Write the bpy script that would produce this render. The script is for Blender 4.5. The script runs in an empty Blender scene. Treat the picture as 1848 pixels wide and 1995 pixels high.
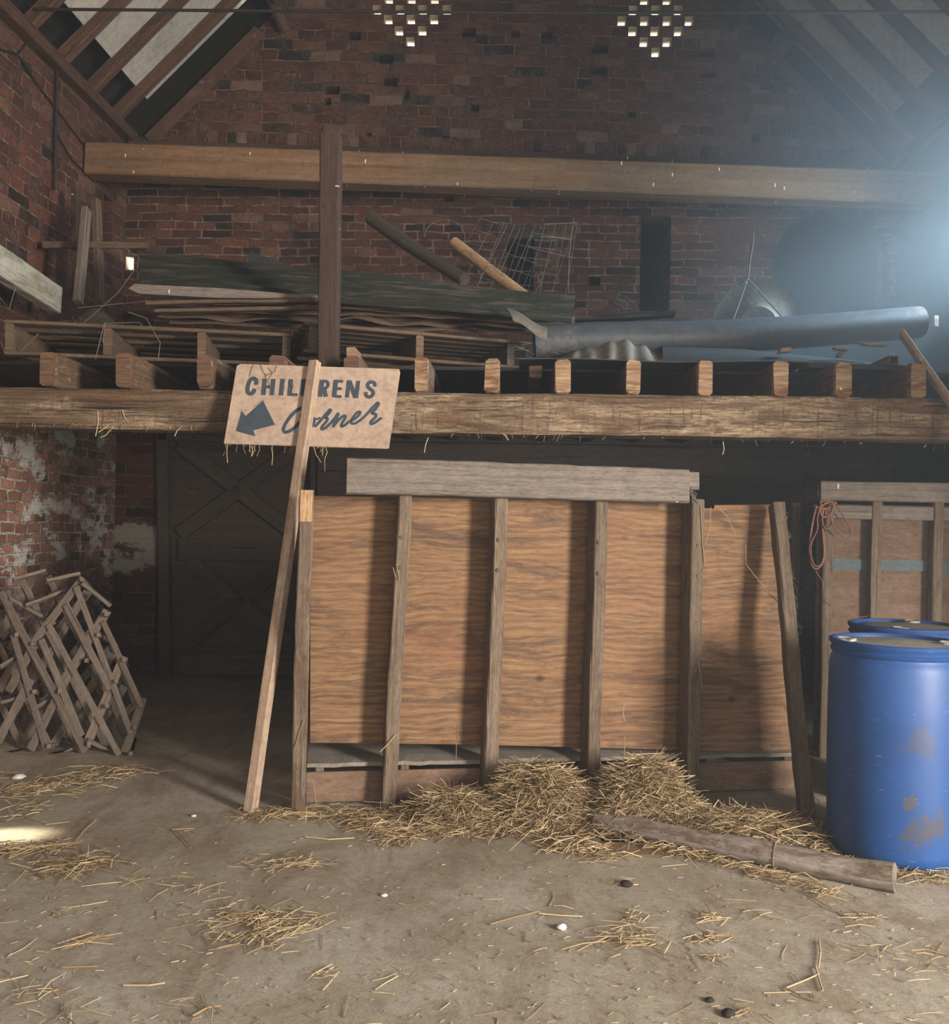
import bpy, math, random
from mathutils import Vector, Matrix, noise
from mathutils.geometry import tessellate_polygon
V = Vector
rnd = random.Random(7)
S = bpy.context.scene
COL = S.collection

# ------------------------------------------------------------------ camera
F = 1800.0; CX, CY = 924.0, 997.5
CAM = V((0, 0, 1.45))
YAW, PITCH, ROLL = math.radians(2.2), math.atan((1018 - CY) / F), math.radians(1.12)
RM = Matrix.Rotation(YAW, 3, 'Z') @ Matrix.Rotation(math.pi / 2 + PITCH, 3, 'X') @ Matrix.Rotation(ROLL, 3, 'Z')
cd = bpy.data.cameras.new('camera'); cam = bpy.data.objects.new('camera', cd); COL.objects.link(cam)
cam.matrix_world = Matrix.Translation(CAM) @ RM.to_4x4()
cd.sensor_fit = 'AUTO'; cd.sensor_width = 36; cd.lens = F / 1995 * 36; cd.clip_start = 0.05; cd.clip_end = 200
S.camera = cam

def ray(px, py): return RM @ V(((px - CX) / F, -(py - CY) / F, -1))
def P(px, py, Y):                      # where a sight line meets the upright plane y = Y
    d = ray(px, py); return CAM + d * (Y / d.y)
def PX(px, py, X):
    d = ray(px, py); return CAM + d * (X / d.x)
def PZ(px, py, Z=0.0):
    d = ray(px, py); return CAM + d * ((Z - CAM.z) / d.z)
def PP(px, py, o, n):
    d = ray(px, py); return CAM + d * ((o - CAM).dot(n) / d.dot(n))

# ------------------------------------------------------------------ mesh builder
class M:
    def __init__(s): s.v = []; s.f = []; s.uv = []; s.c = []; s.mi = []; s.cur = 0; s.smooth = None
    def add(s, vs, fs, uvs=None, c=None):
        b = len(s.v); s.v += [V(p) for p in vs]
        for i, f in enumerate(fs):
            s.f.append([b + k for k in f]); s.mi.append(s.cur)
            s.uv.append(uvs[i] if uvs else [(vs[k][0] if True else 0, vs[k][2] + vs[k][1]) for k in f])
        s.c += [c if c is not None else 0.5] * len(vs)
        return s
    def box(s, c, hx, hy, hz):
        c, hx, hy, hz = V(c), V(hx), V(hy), V(hz)
        q = [c + hx * a + hy * b + hz * d for d in (-1, 1) for b in (-1, 1) for a in (-1, 1)]
        fs = [(0, 2, 3, 1), (4, 5, 7, 6), (0, 1, 5, 4), (2, 6, 7, 3), (0, 4, 6, 2), (1, 3, 7, 5)]
        lx, ly, lz = hx.length * 2, hy.length * 2, hz.length * 2
        def quad(a, b): return [(0, 0), (a, 0), (a, b), (0, b)]
        uv = [[(0, 0), (0, ly), (lx, ly), (lx, 0)], quad(lx, ly), quad(lx, lz), [(0, 0), (0, lz), (lx, lz), (lx, 0)], [(0, 0), (0, lz), (ly, lz), (ly, 0)], [(0, 0), (ly, 0), (ly, lz), (0, lz)]]
        return s.add(q, fs, uv)
    def abox(s, x0, x1, y0, y1, z0, z1):
        return s.box(((x0 + x1) / 2, (y0 + y1) / 2, (z0 + z1) / 2), ((x1 - x0) / 2, 0, 0), (0, (y1 - y0) / 2, 0), (0, 0, (z1 - z0) / 2))
    def timber(s, p0, p1, w, h, up=(0, 0, 1), ch=.006, seg=6, jit=.0, wob=.0, taper=1.0):
        """w is the size across up, h along up; u runs along the length."""
        p0, p1 = V(p0), V(p1); d = (p1 - p0); L = d.length; d.normalize()
        up = V(up); sx = d.cross(up).normalized(); uz = sx.cross(d).normalized()
        a, b = w / 2, h / 2; ch = min(ch, a * .6, b * .6)
        prof = [(a - ch, -b), (a, -b + ch), (a, b - ch), (a - ch, b), (-a + ch, b), (-a, b - ch), (-a, -b + ch), (-a + ch, -b)]
        per = [0]
        for i in range(8):
            q, r = prof[i], prof[(i + 1) % 8]; per.append(per[-1] + math.hypot(q[0] - r[0], q[1] - r[1]))
        vs = []; off = rnd.random() * 30
        for k in range(seg + 1):
            t = k / seg; c = p0 + d * (L * t); sc = 1 + (taper - 1) * t
            wv = V((noise.noise(V((t * 2 + off, 0, 0))), noise.noise(V((t * 2 + off, 9, 0))), noise.noise(V((t * 2, off, 5))))) * wob
            for (x, y) in prof:
                j1 = (rnd.random() - .5) * jit; j2 = (rnd.random() - .5) * jit
                vs.append(c + sx * (x * sc + j1) + uz * (y * sc + j2) + wv)
        fs = []; uv = []
        for k in range(seg):
            for i in range(8):
                j = (i + 1) % 8
                fs.append((k * 8 + i, k * 8 + j, (k + 1) * 8 + j, (k + 1) * 8 + i))
                u0, u1 = L * k / seg, L * (k + 1) / seg
                uv.append([(u0, per[i]), (u0, per[i + 1]), (u1, per[i + 1]), (u1, per[i])])
        fs.append(tuple(range(7, -1, -1))); uv.append([(prof[i][0] * .3, prof[i][1]) for i in range(7, -1, -1)])
        fs.append(tuple(seg * 8 + i for i in range(8))); uv.append([(prof[i][0] * .3, prof[i][1]) for i in range(8)])
        return s.add(vs, fs, uv)
    def tube(s, pts, r, n=8, caps=True, c=None):
        pts = [V(p) for p in pts]; m = len(pts); vs = []
        rs = r if isinstance(r, (list, tuple)) else [r] * m
        t0 = (pts[1] - pts[0]).normalized(); ref = V((0, 0, 1)) if abs(t0.z) < .9 else V((1, 0, 0))
        nx = t0.cross(ref).normalized(); ln = [0]
        for i in range(1, m): ln.append(ln[-1] + (pts[i] - pts[i - 1]).length)
        for i in range(m):
            t = (pts[min(i + 1, m - 1)] - pts[max(i - 1, 0)]).normalized()
            nx = (nx - t * nx.dot(t)).normalized(); ny = t.cross(nx)
            for k in range(n):
                a = 2 * math.pi * k / n; vs.append(pts[i] + (nx * math.cos(a) + ny * math.sin(a)) * rs[i])
        fs = []; uv = []
        for i in range(m - 1):
            for k in range(n):
                j = (k + 1) % n
                fs.append((i * n + k, i * n + j, (i + 1) * n + j, (i + 1) * n + k))
                w0, w1 = 2 * math.pi * rs[i] * k / n, 2 * math.pi * rs[i] * (k + 1) / n
                uv.append([(ln[i], w0), (ln[i], w1), (ln[i + 1], w1), (ln[i + 1], w0)])
        if caps:
            fs.append(tuple(range(n - 1, -1, -1))); uv.append([(0, 0)] * n)
            fs.append(tuple((m - 1) * n + k for k in range(n))); uv.append([(.1 * math.cos(k), .1 * math.sin(k)) for k in range(n)])
        return s.add(vs, fs, uv, c)
    def prism(s, poly, off, uvf=None):
        poly = [V(p) for p in poly]; off = V(off); n = len(poly)
        tri = tessellate_polygon([poly])
        e1 = (poly[1] - poly[0]).normalized(); nn = off.normalized(); e2 = nn.cross(e1)
        g = uvf or (lambda p: ((p - poly[0]).dot(e1), (p - poly[0]).dot(e2)))
        vs = poly + [p + off for p in poly]; fs = []; uv = []
        for t in tri:
            fs.append(tuple(t)); uv.append([g(poly[k]) for k in t])
            fs.append(tuple(k + n for k in reversed(t))); uv.append([g(poly[k]) for k in reversed(t)])
        for i in range(n):
            j = (i + 1) % n; fs.append((i, j, j + n, i + n)); q = (poly[j] - poly[i]).length
            uv.append([(0, 0), (q, 0), (q, off.length), (0, off.length)])
        return s.add(vs, fs, uv)
    def lathe(s, prof, n, o, ax=(0, 0, 1), close=False):
        o, ax = V(o), V(ax).normalized(); e1 = ax.orthogonal().normalized(); e2 = ax.cross(e1); m = len(prof); vs = []
        for (r, h) in prof:
            for k in range(n):
                a = 2 * math.pi * k / n; vs.append(o + ax * h + (e1 * math.cos(a) + e2 * math.sin(a)) * r)
        fs = []; uv = []
        for i in range(m if close else m - 1):
            i2 = (i + 1) % m
            for k in range(n):
                j = (k + 1) % n; fs.append((i * n + k, i * n + j, i2 * n + j, i2 * n + k))
                uv.append([(k / n, i / m), ((k + 1) / n, i / m), ((k + 1) / n, (i + 1) / m), (k / n, (i + 1) / m)])
        return s.add(vs, fs, uv)
    def sheet(s, fn, nu, nv, th, su=1.0, sv=1.0):
        """thin solid from fn(u, v); u along the length"""
        g = [[V(fn(i / nu, j / nv)) for j in range(nv + 1)] for i in range(nu + 1)]
        top = []; bot = []
        for i in range(nu + 1):
            for j in range(nv + 1):
                a = g[min(i + 1, nu)][j] - g[max(i - 1, 0)][j]; b = g[i][min(j + 1, nv)] - g[i][max(j - 1, 0)]
                nn = a.cross(b); nn = nn.normalized() if nn.length > 1e-9 else V((0, 0, 1))
                top.append(g[i][j] + nn * th / 2); bot.append(g[i][j] - nn * th / 2)
        N = len(top); I = lambda i, j: i * (nv + 1) + j; fs = []; uv = []
        for i in range(nu):
            for j in range(nv):
                q = (I(i, j), I(i + 1, j), I(i + 1, j + 1), I(i, j + 1))
                w = [(i / nu * su, j / nv * sv), ((i + 1) / nu * su, j / nv * sv), ((i + 1) / nu * su, (j + 1) / nv * sv), (i / nu * su, (j + 1) / nv * sv)]
                fs.append(q); uv.append(w); fs.append(tuple(N + k for k in reversed(q))); uv.append(list(reversed(w)))
        ring = [I(i, 0) for i in range(nu + 1)] + [I(nu, j) for j in range(1, nv + 1)] + [I(i, nv) for i in range(nu - 1, -1, -1)] + [I(0, j) for j in range(nv - 1, 0, -1)]
        for a, b in zip(ring, ring[1:] + ring[:1]):
            fs.append((b, a, N + a, N + b)); uv.append([(0, 0), (.02, 0), (.02, .01), (0, .01)])
        return s.add(top + bot, fs, uv)
    def strand(s, p, d, L, r, bend, c, n=3):
        d = V(d).normalized(); q = V((rnd.uniform(-1, 1), rnd.uniform(-1, 1), rnd.uniform(-.4, 1)))
        q = (q - d * q.dot(d)).normalized() * bend * L
        a, b = V(p) - d * L / 2, V(p) + d * L / 2
        return s.tube([a, V(p) + q, b], [r, r * 1.1, r * .7], n, False, c)

WORLD = {}
def obj(name, m, mat, parent=None, loc=None, smooth=None, **tags):
    if parent is not None: o0 = WORLD[parent.name]
    elif loc is not None: o0 = V(loc)
    else:
        xs = [v.x for v in m.v]; ys = [v.y for v in m.v]; zs = [v.z for v in m.v]
        o0 = V(((min(xs) + max(xs)) / 2, (min(ys) + max(ys)) / 2, min(zs)))
    me = bpy.data.meshes.new(name); me.from_pydata([v - o0 for v in m.v], [], m.f)
    ul = me.uv_layers.new(name='uv'); flat = [x for f in m.uv for p in f for x in (p[0], p[1])]
    ul.data.foreach_set('uv', flat)
    if any(c != .5 for c in m.c):
        at = me.attributes.new('tone', 'FLOAT', 'POINT'); at.data.foreach_set('value', m.c)
    for mm in (mat if isinstance(mat, (list, tuple)) else [mat]): me.materials.append(mm)
    if isinstance(mat, (list, tuple)): me.polygons.foreach_set('material_index', m.mi)
    if smooth is not None:
        me.polygons.foreach_set('use_smooth', [True] * len(me.polygons)); me.set_sharp_from_angle(angle=math.radians(smooth))
    me.update()
    o = bpy.data.objects.new(name, me); COL.objects.link(o)
    WORLD[o.name] = o0
    if parent is not None: o.parent = parent
    else: o.location = o0
    for k, v in tags.items(): o[k] = v
    return o
def thing(name, label, cat, loc, **tags):
    o = bpy.data.objects.new(name, None); COL.objects.link(o); o.location = loc; WORLD[o.name] = V(loc)
    o.empty_display_size = .1; o['label'] = label; o['category'] = cat
    for k, v in tags.items(): o[k] = v
    return o

# ------------------------------------------------------------------ materials
def lin(h):
    if isinstance(h, str): h = tuple(int(h[i:i + 2], 16) for i in (0, 2, 4))
    return tuple(((c / 255) / 12.92 if c / 255 <= .04045 else ((c / 255 + .055) / 1.055) ** 2.4) for c in h[:3]) + (1,)
class N:
    def __init__(s, name):
        s.m = bpy.data.materials.new(name); s.m.use_nodes = True; s.t = s.m.node_tree; s.t.nodes.clear()
        s.out = s.n('ShaderNodeOutputMaterial'); s.b = s.n('ShaderNodeBsdfPrincipled'); s.l(s.b.outputs[0], s.out.inputs[0])
    def n(s, k, **a):
        x = s.t.nodes.new(k)
        for q, w in a.items(): setattr(x, q, w)
        return x
    def l(s, a, b): s.t.links.new(a, b)
    def noise(s, vec, sc, det=4, ro=.55, dist=0):
        x = s.n('ShaderNodeTexNoise'); x.inputs['Scale'].default_value = sc; x.inputs['Detail'].default_value = det
        x.inputs['Roughness'].default_value = ro; x.inputs['Distortion'].default_value = dist; s.l(vec, x.inputs['Vector']); return x.outputs['Fac']
    def ramp(s, fac, stops, const=False):
        x = s.n('ShaderNodeValToRGB'); e = x.color_ramp.elements
        if const: x.color_ramp.interpolation = 'CONSTANT'
        while len(e) < len(stops): e.new(.5)
        for i, (p, c) in enumerate(stops):
            e[i].position = p; e[i].color = c if len(c) == 4 else lin(c)
        s.l(fac, x.inputs[0]); return x.outputs[0]
    def mask(s, fac, a, b): return s.ramp(fac, [(a, (0, 0, 0, 1)), (b, (1, 1, 1, 1))])
    def mix(s, fac, a, b, mode='MIX'):
        x = s.n('ShaderNodeMix', data_type='RGBA', blend_type=mode)
        for v, i in ((fac, 0), (a, 6), (b, 7)):
            if hasattr(v, 'is_linked'): s.l(v, x.inputs[i])
            elif i == 0: x.inputs[0].default_value = v
            else: x.inputs[i].default_value = lin(v) if isinstance(v, str) else v
        return x.outputs[2]
    def grime(s, col, vec, sc, lo=.62, hi=1.22, det=5):
        f = s.noise(vec, sc, det, .78)
        return s.mix(1.0, col, s.ramp(f, [(.32, (lo, lo, lo, 1)), (.5, (1, 1, 1, 1)), (.68, (hi, hi, hi, 1))]), 'MULTIPLY')
    def math(s, op, a, b=0.0):
        x = s.n('ShaderNodeMath', operation=op)
        for v, i in ((a, 0), (b, 1)):
            if hasattr(v, 'is_linked'): s.l(v, x.inputs[i])
            else: x.inputs[i].default_value = v
        return x.outputs[0]
    def scale(s, vec, sc):
        x = s.n('ShaderNodeMapping'); x.inputs['Scale'].default_value = sc; s.l(vec, x.inputs[0]); return x.outputs[0]
    def coord(s, which='Object'): return s.n('ShaderNodeTexCoord').outputs[which]
    def uvrand(s):
        r = s.n('ShaderNodeObjectInfo').outputs['Random']; k = s.math('MULTIPLY', r, 37.0)
        c = s.n('ShaderNodeCombineXYZ'); s.l(k, c.inputs[0]); s.l(k, c.inputs[1])
        a = s.n('ShaderNodeVectorMath', operation='ADD'); s.l(s.coord('UV'), a.inputs[0]); s.l(c.outputs[0], a.inputs[1]); return a.outputs[0], r
    def done(s, col, rough=.8, bump=None, bs=.3, bd=.01, metal=0.0, spec=.3):
        if hasattr(col, 'is_linked'): s.l(col, s.b.inputs['Base Color'])
        else: s.b.inputs['Base Color'].default_value = lin(col) if isinstance(col, str) else col
        if hasattr(rough, 'is_linked'): s.l(rough, s.b.inputs['Roughness'])
        else: s.b.inputs['Roughness'].default_value = rough
        s.b.inputs['Metallic'].default_value = metal; s.b.inputs['Specular IOR Level'].default_value = spec
        if bump is not None:
            x = s.n('ShaderNodeBump'); x.inputs['Strength'].default_value = bs; x.inputs['Distance'].default_value = bd
            s.l(bump, x.inputs['Height']); s.l(x.outputs[0], s.b.inputs['Normal'])
        return s.m

def wood(name, dark, mid, light, su=1.6, sv=34, rough=.85, bs=.5, blotch=None, bl=(.5, .62), bsc=(2.2, 9), specks=None, spsc=60, knots=False, cracks=True):
    w = N(name); uv, r = w.uvrand()
    sv = sv * 2.2
    g = w.noise(w.scale(uv, (su, sv, 1)), 1.0, 7, .68, .5)
    g2 = w.noise(w.scale(uv, (su * 9, sv * 2.6, 1)), 1.0, 4, .7)
    gg = w.math('ADD', w.math('MULTIPLY', g, .62), w.math('MULTIPLY', g2, .38))
    c = w.ramp(gg, [(.3, dark), (.5, mid), (.72, light)])
    if knots:
        k = w.n('ShaderNodeTexVoronoi'); k.inputs['Scale'].default_value = 3.2; w.l(w.scale(uv, (.9, 1.6, 1)), k.inputs['Vector'])
        c = w.mix(w.ramp(k.outputs['Distance'], [(.05, (1, 1, 1, 1)), (.16, (0, 0, 0, 1))]), c, dark)
    if blotch:
        b = w.noise(w.scale(uv, (bsc[0], bsc[1], 1)), 1.0, 9, .78, .5)
        c = w.mix(w.mask(b, *bl), c, blotch)
    if cracks:
        ck = w.noise(w.scale(uv, (.9, 48, 1)), 1.0, 3, .5, .2)
        c = w.mix(w.ramp(ck, [(.305, (.75, .75, .75, 1)), (.33, (0, 0, 0, 1))]), c, '1a1411')
    if specks:
        k = w.n('ShaderNodeTexVoronoi'); k.inputs['Scale'].default_value = spsc; w.l(w.scale(uv, (1, .35, 1)), k.inputs['Vector'])
        m1 = w.math('LESS_THAN', k.outputs['Distance'], .16); sel = w.n('ShaderNodeSeparateColor'); w.l(k.outputs['Color'], sel.inputs[0])
        c = w.mix(w.math('MULTIPLY', m1, w.math('GREATER_THAN', sel.outputs[0], .9)), c, specks)
    c = w.grime(c, w.scale(uv, (26, 120, 1)), 1.0, .66, 1.2); c = w.grime(c, uv, 13, .8, 1.12)
    h = w.n('ShaderNodeHueSaturation'); w.l(c, h.inputs['Color']); w.l(w.math('ADD', w.math('MULTIPLY', r, .3), .85), h.inputs['Value'])
    return w.done(h.outputs[0], rough, gg, bs, .006)

def beam_mat():
    w = N('worn_beam_wood'); uv = w.coord('UV')
    g = w.noise(w.scale(uv, (1.2, 46, 1)), 1, 9, .8, .8); c = w.ramp(g, [(.34, '3b2d23'), (.48, '66513e'), (.62, '85705a')])
    big = w.noise(w.scale(uv, (1.1, 5.5, 1)), 1, 6, .7, .6); fine = w.noise(w.scale(uv, (9, 60, 1)), 1, 7, .8, .5)
    pale = w.math('MULTIPLY', w.mask(big, .47, .6), w.mask(fine, .42, .56))
    c = w.mix(w.math('MULTIPLY', pale, .85), c, 'c0a988')
    rust = w.mask(w.noise(w.scale(uv, (.8, 4, 1)), 2, 5, .6), .56, .68); c = w.mix(w.math('MULTIPLY', rust, .5), c, '7d4f30')
    ck = w.noise(w.scale(uv, (1.2, 60, 1)), 1, 3, .5, .3); c = w.mix(w.ramp(ck, [(.33, (.85, .85, .85, 1)), (.37, (0, 0, 0, 1))]), c, '18110d')
    vt = w.noise(w.scale(uv, (70, 5, 1)), 1, 3, .6); c = w.mix(w.math('MULTIPLY', w.math('MULTIPLY', w.mask(vt, .58, .66), w.mask(big, .4, .55)), .6), c, '2a1f18')
    c = w.grime(c, w.scale(uv, (40, 90, 1)), 1.0, .6, 1.25)
    return w.done(c, .9, g, .9, .01)

def brick(name, axis, bw, rh, tones, mortar, ms=.007, white=None, wz=None, wthr=(.5, .6), squash=1.0, sqf=2, dusty=.25, soldier=False, eff=(.55, .72), tilt=0.0, dark=.84):
    w = N(name); o = w.coord('Object'); sp = w.n('ShaderNodeSeparateXYZ'); w.l(o, sp.inputs[0])
    cb = w.n('ShaderNodeCombineXYZ'); w.l(sp.outputs[axis], cb.inputs[0]); w.l(w.math('ADD', sp.outputs[2], w.math('MULTIPLY', sp.outputs[axis], tilt)), cb.inputs[1])
    wob = w.n('ShaderNodeTexNoise'); wob.inputs['Scale'].default_value = 2.6; wob.inputs['Detail'].default_value = 3; w.l(cb.outputs[0], wob.inputs['Vector'])
    vm = w.n('ShaderNodeVectorMath', operation='MULTIPLY_ADD'); w.l(wob.outputs['Color'], vm.inputs[0]); vm.inputs[1].default_value = (.06, .045, 0); w.l(cb.outputs[0], vm.inputs[2])
    wo2 = w.n('ShaderNodeTexNoise'); wo2.inputs['Scale'].default_value = 24; wo2.inputs['Detail'].default_value = 2; w.l(cb.outputs[0], wo2.inputs['Vector'])
    vm2 = w.n('ShaderNodeVectorMath', operation='MULTIPLY_ADD'); w.l(wo2.outputs['Color'], vm2.inputs[0]); vm2.inputs[1].default_value = (.02, .016, 0); w.l(vm.outputs[0], vm2.inputs[2])
    b = w.n('ShaderNodeTexBrick'); w.l(vm2.outputs[0], b.inputs['Vector'])
    b.inputs['Scale'].default_value = 1; b.inputs['Brick Width'].default_value = bw; b.inputs['Row Height'].default_value = rh
    b.inputs['Mortar Size'].default_value = ms; b.inputs['Mortar Smooth'].default_value = .3; b.inputs['Bias'].default_value = 0
    b.inputs['Color1'].default_value = (0, 0, 0, 1); b.inputs['Color2'].default_value = (1, 1, 1, 1); b.inputs['Mortar'].default_value = (.5, .5, .5, 1)
    b.offset = 0 if soldier else .5; b.squash = squash; b.squash_frequency = sqf
    c = w.ramp(b.outputs['Color'], tones, True)
    fine = w.noise(o, 38, 5, .7)
    c = w.mix(w.math('MULTIPLY', w.mask(fine, .35, .75), .45), c, w.mix(.5, c, '2a1d18'))
    mid = w.noise(o, 5, 6, .75)
    ef = w.math('MULTIPLY', w.mask(mid, *eff), w.mask(fine, .38, .62))
    c = w.mix(w.math('MULTIPLY', ef, .55), c, '8f7f74')
    c = w.mix(b.outputs['Fac'], c, w.mix(w.mask(mid, .42, .56), mortar, w.mix(.72, mortar, '2f2620')))
    big = w.noise(o, .9, 4, .6)
    c = w.mix(w.math('MULTIPLY', w.mask(big, .4, .75), dusty), c, '4a4038')
    c = w.grime(c, o, 55, .6, 1.25, 6); c = w.grime(c, o, 11, .72, 1.2, 6); c = w.mix(1.0, c, (dark, dark * .98, dark * .96, 1), 'MULTIPLY')
    hgt = w.math('SUBTRACT', w.math('MULTIPLY', fine, .6), b.outputs['Fac'])
    if white:
        wn = w.noise(w.scale(o, (1, 1, 1.6)), 2.3, 8, .72); zz = sp.outputs[2]
        if wz:
            mr = w.n('ShaderNodeMapRange'); mr.inputs[1].default_value = wz[0]; mr.inputs[2].default_value = wz[1]; w.l(zz, mr.inputs[0])
            mr2 = w.n('ShaderNodeMapRange'); mr2.inputs[1].default_value = wz[3]; mr2.inputs[2].default_value = wz[2]; w.l(zz, mr2.inputs[0])
            zf = w.math('MULTIPLY', mr.outputs[0], mr2.outputs[0])
            wn = w.math('MULTIPLY', wn, w.math('ADD', w.math('MULTIPLY', zf, .45), .7))
        wm = w.mask(w.math('ADD', wn, w.math('MULTIPLY', w.math('SUBTRACT', fine, .5), .12)), *wthr)
        c = w.mix(w.math('MULTIPLY', wm, .9), c, white)
    return w.done(c, .95, hgt, .8, .014, spec=.1)

def plain(name, a, b, sc=8, rough=.8, bs=.2, metal=0.0, third=None, thr=(.55, .65), tsc=3, spec=.3, coordn='Object', stretch=(1, 1, 1)):
    w = N(name); o = w.scale(w.coord(coordn), stretch)
    f = w.noise(o, sc, 6, .65); c = w.ramp(f, [(.3, a), (.7, b)])
    if third: c = w.mix(w.mask(w.noise(o, tsc, 7, .7), *thr), c, third)
    c = w.grime(c, o, sc * 7, .72, 1.18)
    return w.done(c, rough, f, bs, .006, metal, spec)

TILT = .026
TONES_OLD = [(0, '3a2c27'), (.05, '5c3a30'), (.32, '6b4236'), (.55, '74493a'), (.74, '583730'), (.88, '7d5747'), (.965, '463633')]
TONES_NEW = [(0, '332a26'), (.03, '56382e'), (.3, '643f32'), (.5, '6d493b'), (.7, '5a392f'), (.84, '7d6154'), (.94, '49372f')]
MAT = {}
MAT['brick_back'] = brick('old_brick', 0, .285, .0765, TONES_OLD, '8d7865', .010, squash=.62, sqf=3, white='8e8478', wz=(.7, .95, 1.35, 1.6), wthr=(.58, .64))
MAT['brick_gable'] = brick('gable_brick', 0, .29, .0975, TONES_NEW, '7c6858', .008, squash=.55, sqf=4, eff=(.46, .64), dusty=.1, tilt=TILT)
MAT['brick_soldier'] = brick('soldier_brick', 0, .094, .2, TONES_NEW, '7c6858', .007, soldier=True, eff=(.45, .62), dusty=.1, tilt=TILT)
MAT['brick_left'] = brick('side_brick', 1, .30, .098, TONES_OLD, '867463', .008, squash=.6, sqf=3, dusty=.55, eff=(.5, .68))
MAT['brick_low'] = brick('whitewashed_brick', 1, .19, .0785, [(0, '6b4e41'), (.12, '94695a'), (.45, 'a67a66'), (.75, '86634f'), (.9, 'b38b74')], 'bdb3a3', .010, white='d2d0c6', wthr=(.53, .58), dusty=.1, dark=1.0)
MAT['brick_dark'] = brick('dimmed_brick', 1, .30, .0785, [(0, '2a2420'), (.2, '2f2823'), (.6, '332b26')], '352d27', .006, dusty=.1)  # brick colours darkened and evened out in place of shade and haze
MAT['brick_pier'] = brick('pier_brick', 0, .29, .0975, TONES_OLD, '8a7464', .007, white='9a948a', wz=(.85, 1.0, 1.35, 1.5), wthr=(.5, .56))
MAT['lit_reveal'] = plain('daylit_reveal', 'a79a85', 'c4b8a2', 12, .9, .2)  # pale colour paints daylight onto the brick sides of the through holes
MAT['dark'] = plain('dark_recess', '15130f', '1e1a17', 4, .95)  # near-black stands in for the dark depth of blind openings
MAT['tile'] = plain('dark_tile_underside', '14110e', '1f1a16', 6, .95)
MAT['insul'] = plain('white_roof_board', 'a69c8e', 'b8ae9f', 3, .9, .05, third='93897b', thr=(.55, .75), tsc=1.2)
MAT['rafter'] = wood('rafter_wood', '3a271e', '583d2e', '6f5240', 1.2, 24, blotch='3d3029')
MAT['beam_tie'] = wood('tie_beam_wood', '553f2d', '7a5c40', '927353', .35, 5, blotch='6f6252', bl=(.5, .68), bsc=(.5, 3), specks='ddd6c6', spsc=26, cracks=False, bs=.2)
MAT['beam_front'] = beam_mat()
MAT['post'] = wood('brown_post_wood', '2b201b', '47362d', '5b473b', 1.0, 22, specks='bdb0a0', spsc=30)
MAT['joist'] = wood('joist_wood', '3e2c22', '66503f', '836c57', 2, 26, blotch='a88b6b', bl=(.55, .68), bsc=(7, 18))
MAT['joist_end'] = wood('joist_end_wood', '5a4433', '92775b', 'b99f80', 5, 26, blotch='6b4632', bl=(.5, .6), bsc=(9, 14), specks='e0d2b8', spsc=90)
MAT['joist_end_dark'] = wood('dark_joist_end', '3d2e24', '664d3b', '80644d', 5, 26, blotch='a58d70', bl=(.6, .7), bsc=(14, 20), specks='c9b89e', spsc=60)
MAT['pallet'] = wood('pallet_wood', '3f3128', '62503f', '7d6652', 1.6, 24)
MAT['grey_wood'] = wood('grey_timber', '4b433d', '796e64', '8e8276', 1.4, 30, blotch='61564d', bl=(.52, .7), specks='d8d0c4', spsc=26)
MAT['post_grey'] = wood('feeder_post_wood', '42372f', '70614f', '88776a', 1.5, 30, blotch='594436', bl=(.5, .64))
MAT['pole'] = wood('pole_wood', '7d6654', 'a58d77', 'bda58e', 1.0, 26, blotch='cdbfae', bl=(.55, .7), bsc=(1, 4), bs=.25)
MAT['lattice'] = wood('lattice_wood', '4c423a', '75685c', '8a7c6e', 2, 30, blotch='6b5f53')
MAT['plywood2'] = wood('far_plywood', '5d4737', '77604e', '897260', 3, 9, blotch='6b5040', cracks=False, bs=.2)
MAT['board_dark'] = wood('dark_boarding', '4a423c', '5c534c', '685e56', .6, 8, bs=.3)
MAT['door'] = wood('old_door_wood', '3d342c', '52473d', '64584c', 1, 18, blotch='6e5c4b', bl=(.58, .7))
MAT['ledger'] = wood('whitewashed_timber', '7d7668', 'aaa392', 'c1baa8', 1.2, 18, blotch='8a8070')
MAT['log'] = wood('log_bark', '5c534b', '877c70', 'a0968a', 2.5, 18, blotch='5e4c3e', bl=(.48, .6), bsc=(3, 8), bs=.7)
MAT['plain_pole'] = wood('round_pole_wood', '83694e', 'b08d68', 'c5a27b', 3, 14, blotch='7c6147')
MAT['dark_pole'] = wood('dark_pole_wood', '332b26', '4b4038', '5b4f46', 2, 18)
MAT['moss'] = plain('mossy_sheet', '1f221b', '303228', 7, .9, .3, third='544b40', thr=(.5, .64), tsc=6, stretch=(.5, 3, 4))
MAT['rust'] = plain('brown_rusted_sheet', '4b3a2e', '6b5443', 9, .8, .3, third='7d6753', thr=(.52, .7), tsc=5, stretch=(.5, 2, 2))
MAT['galv'] = plain('dull_galvanised_sheet', '6d665d', '857d72', 6, .55, .1, .3, third='a7a195', thr=(.6, .75), tsc=7)
MAT['bluegrey'] = plain('blue_grey_sheet', '2c2d2f', '3a3b3d', 5, .6, .1)
MAT['pipe'] = plain('grey_plastic_pipe', '3e4145', '505357', 3, .5, .08, third='7a6a5c', thr=(.58, .72), tsc=4)
MAT['disc'] = plain('dusty_metal_disc', '5c584f', '726d62', 5, .8, .15, third='6b5f52', thr=(.6, .7), tsc=6)
MAT['wire'] = plain('dull_wire', '5d5850', '736d64', 20, .7)
MAT['rope'] = plain('dusty_string', '575147', '6c655a', 30, .9)
MAT['twine'] = plain('orange_baler_twine', '8a5a48', 'a3745f', 30, .8)
MAT['iron'] = plain('dark_iron', '2b2725', '3a3431', 10, .7, .1, .3)
MAT['bolt'] = plain('rusty_bolt', '4f4139', '66564b', 30, .8)
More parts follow.
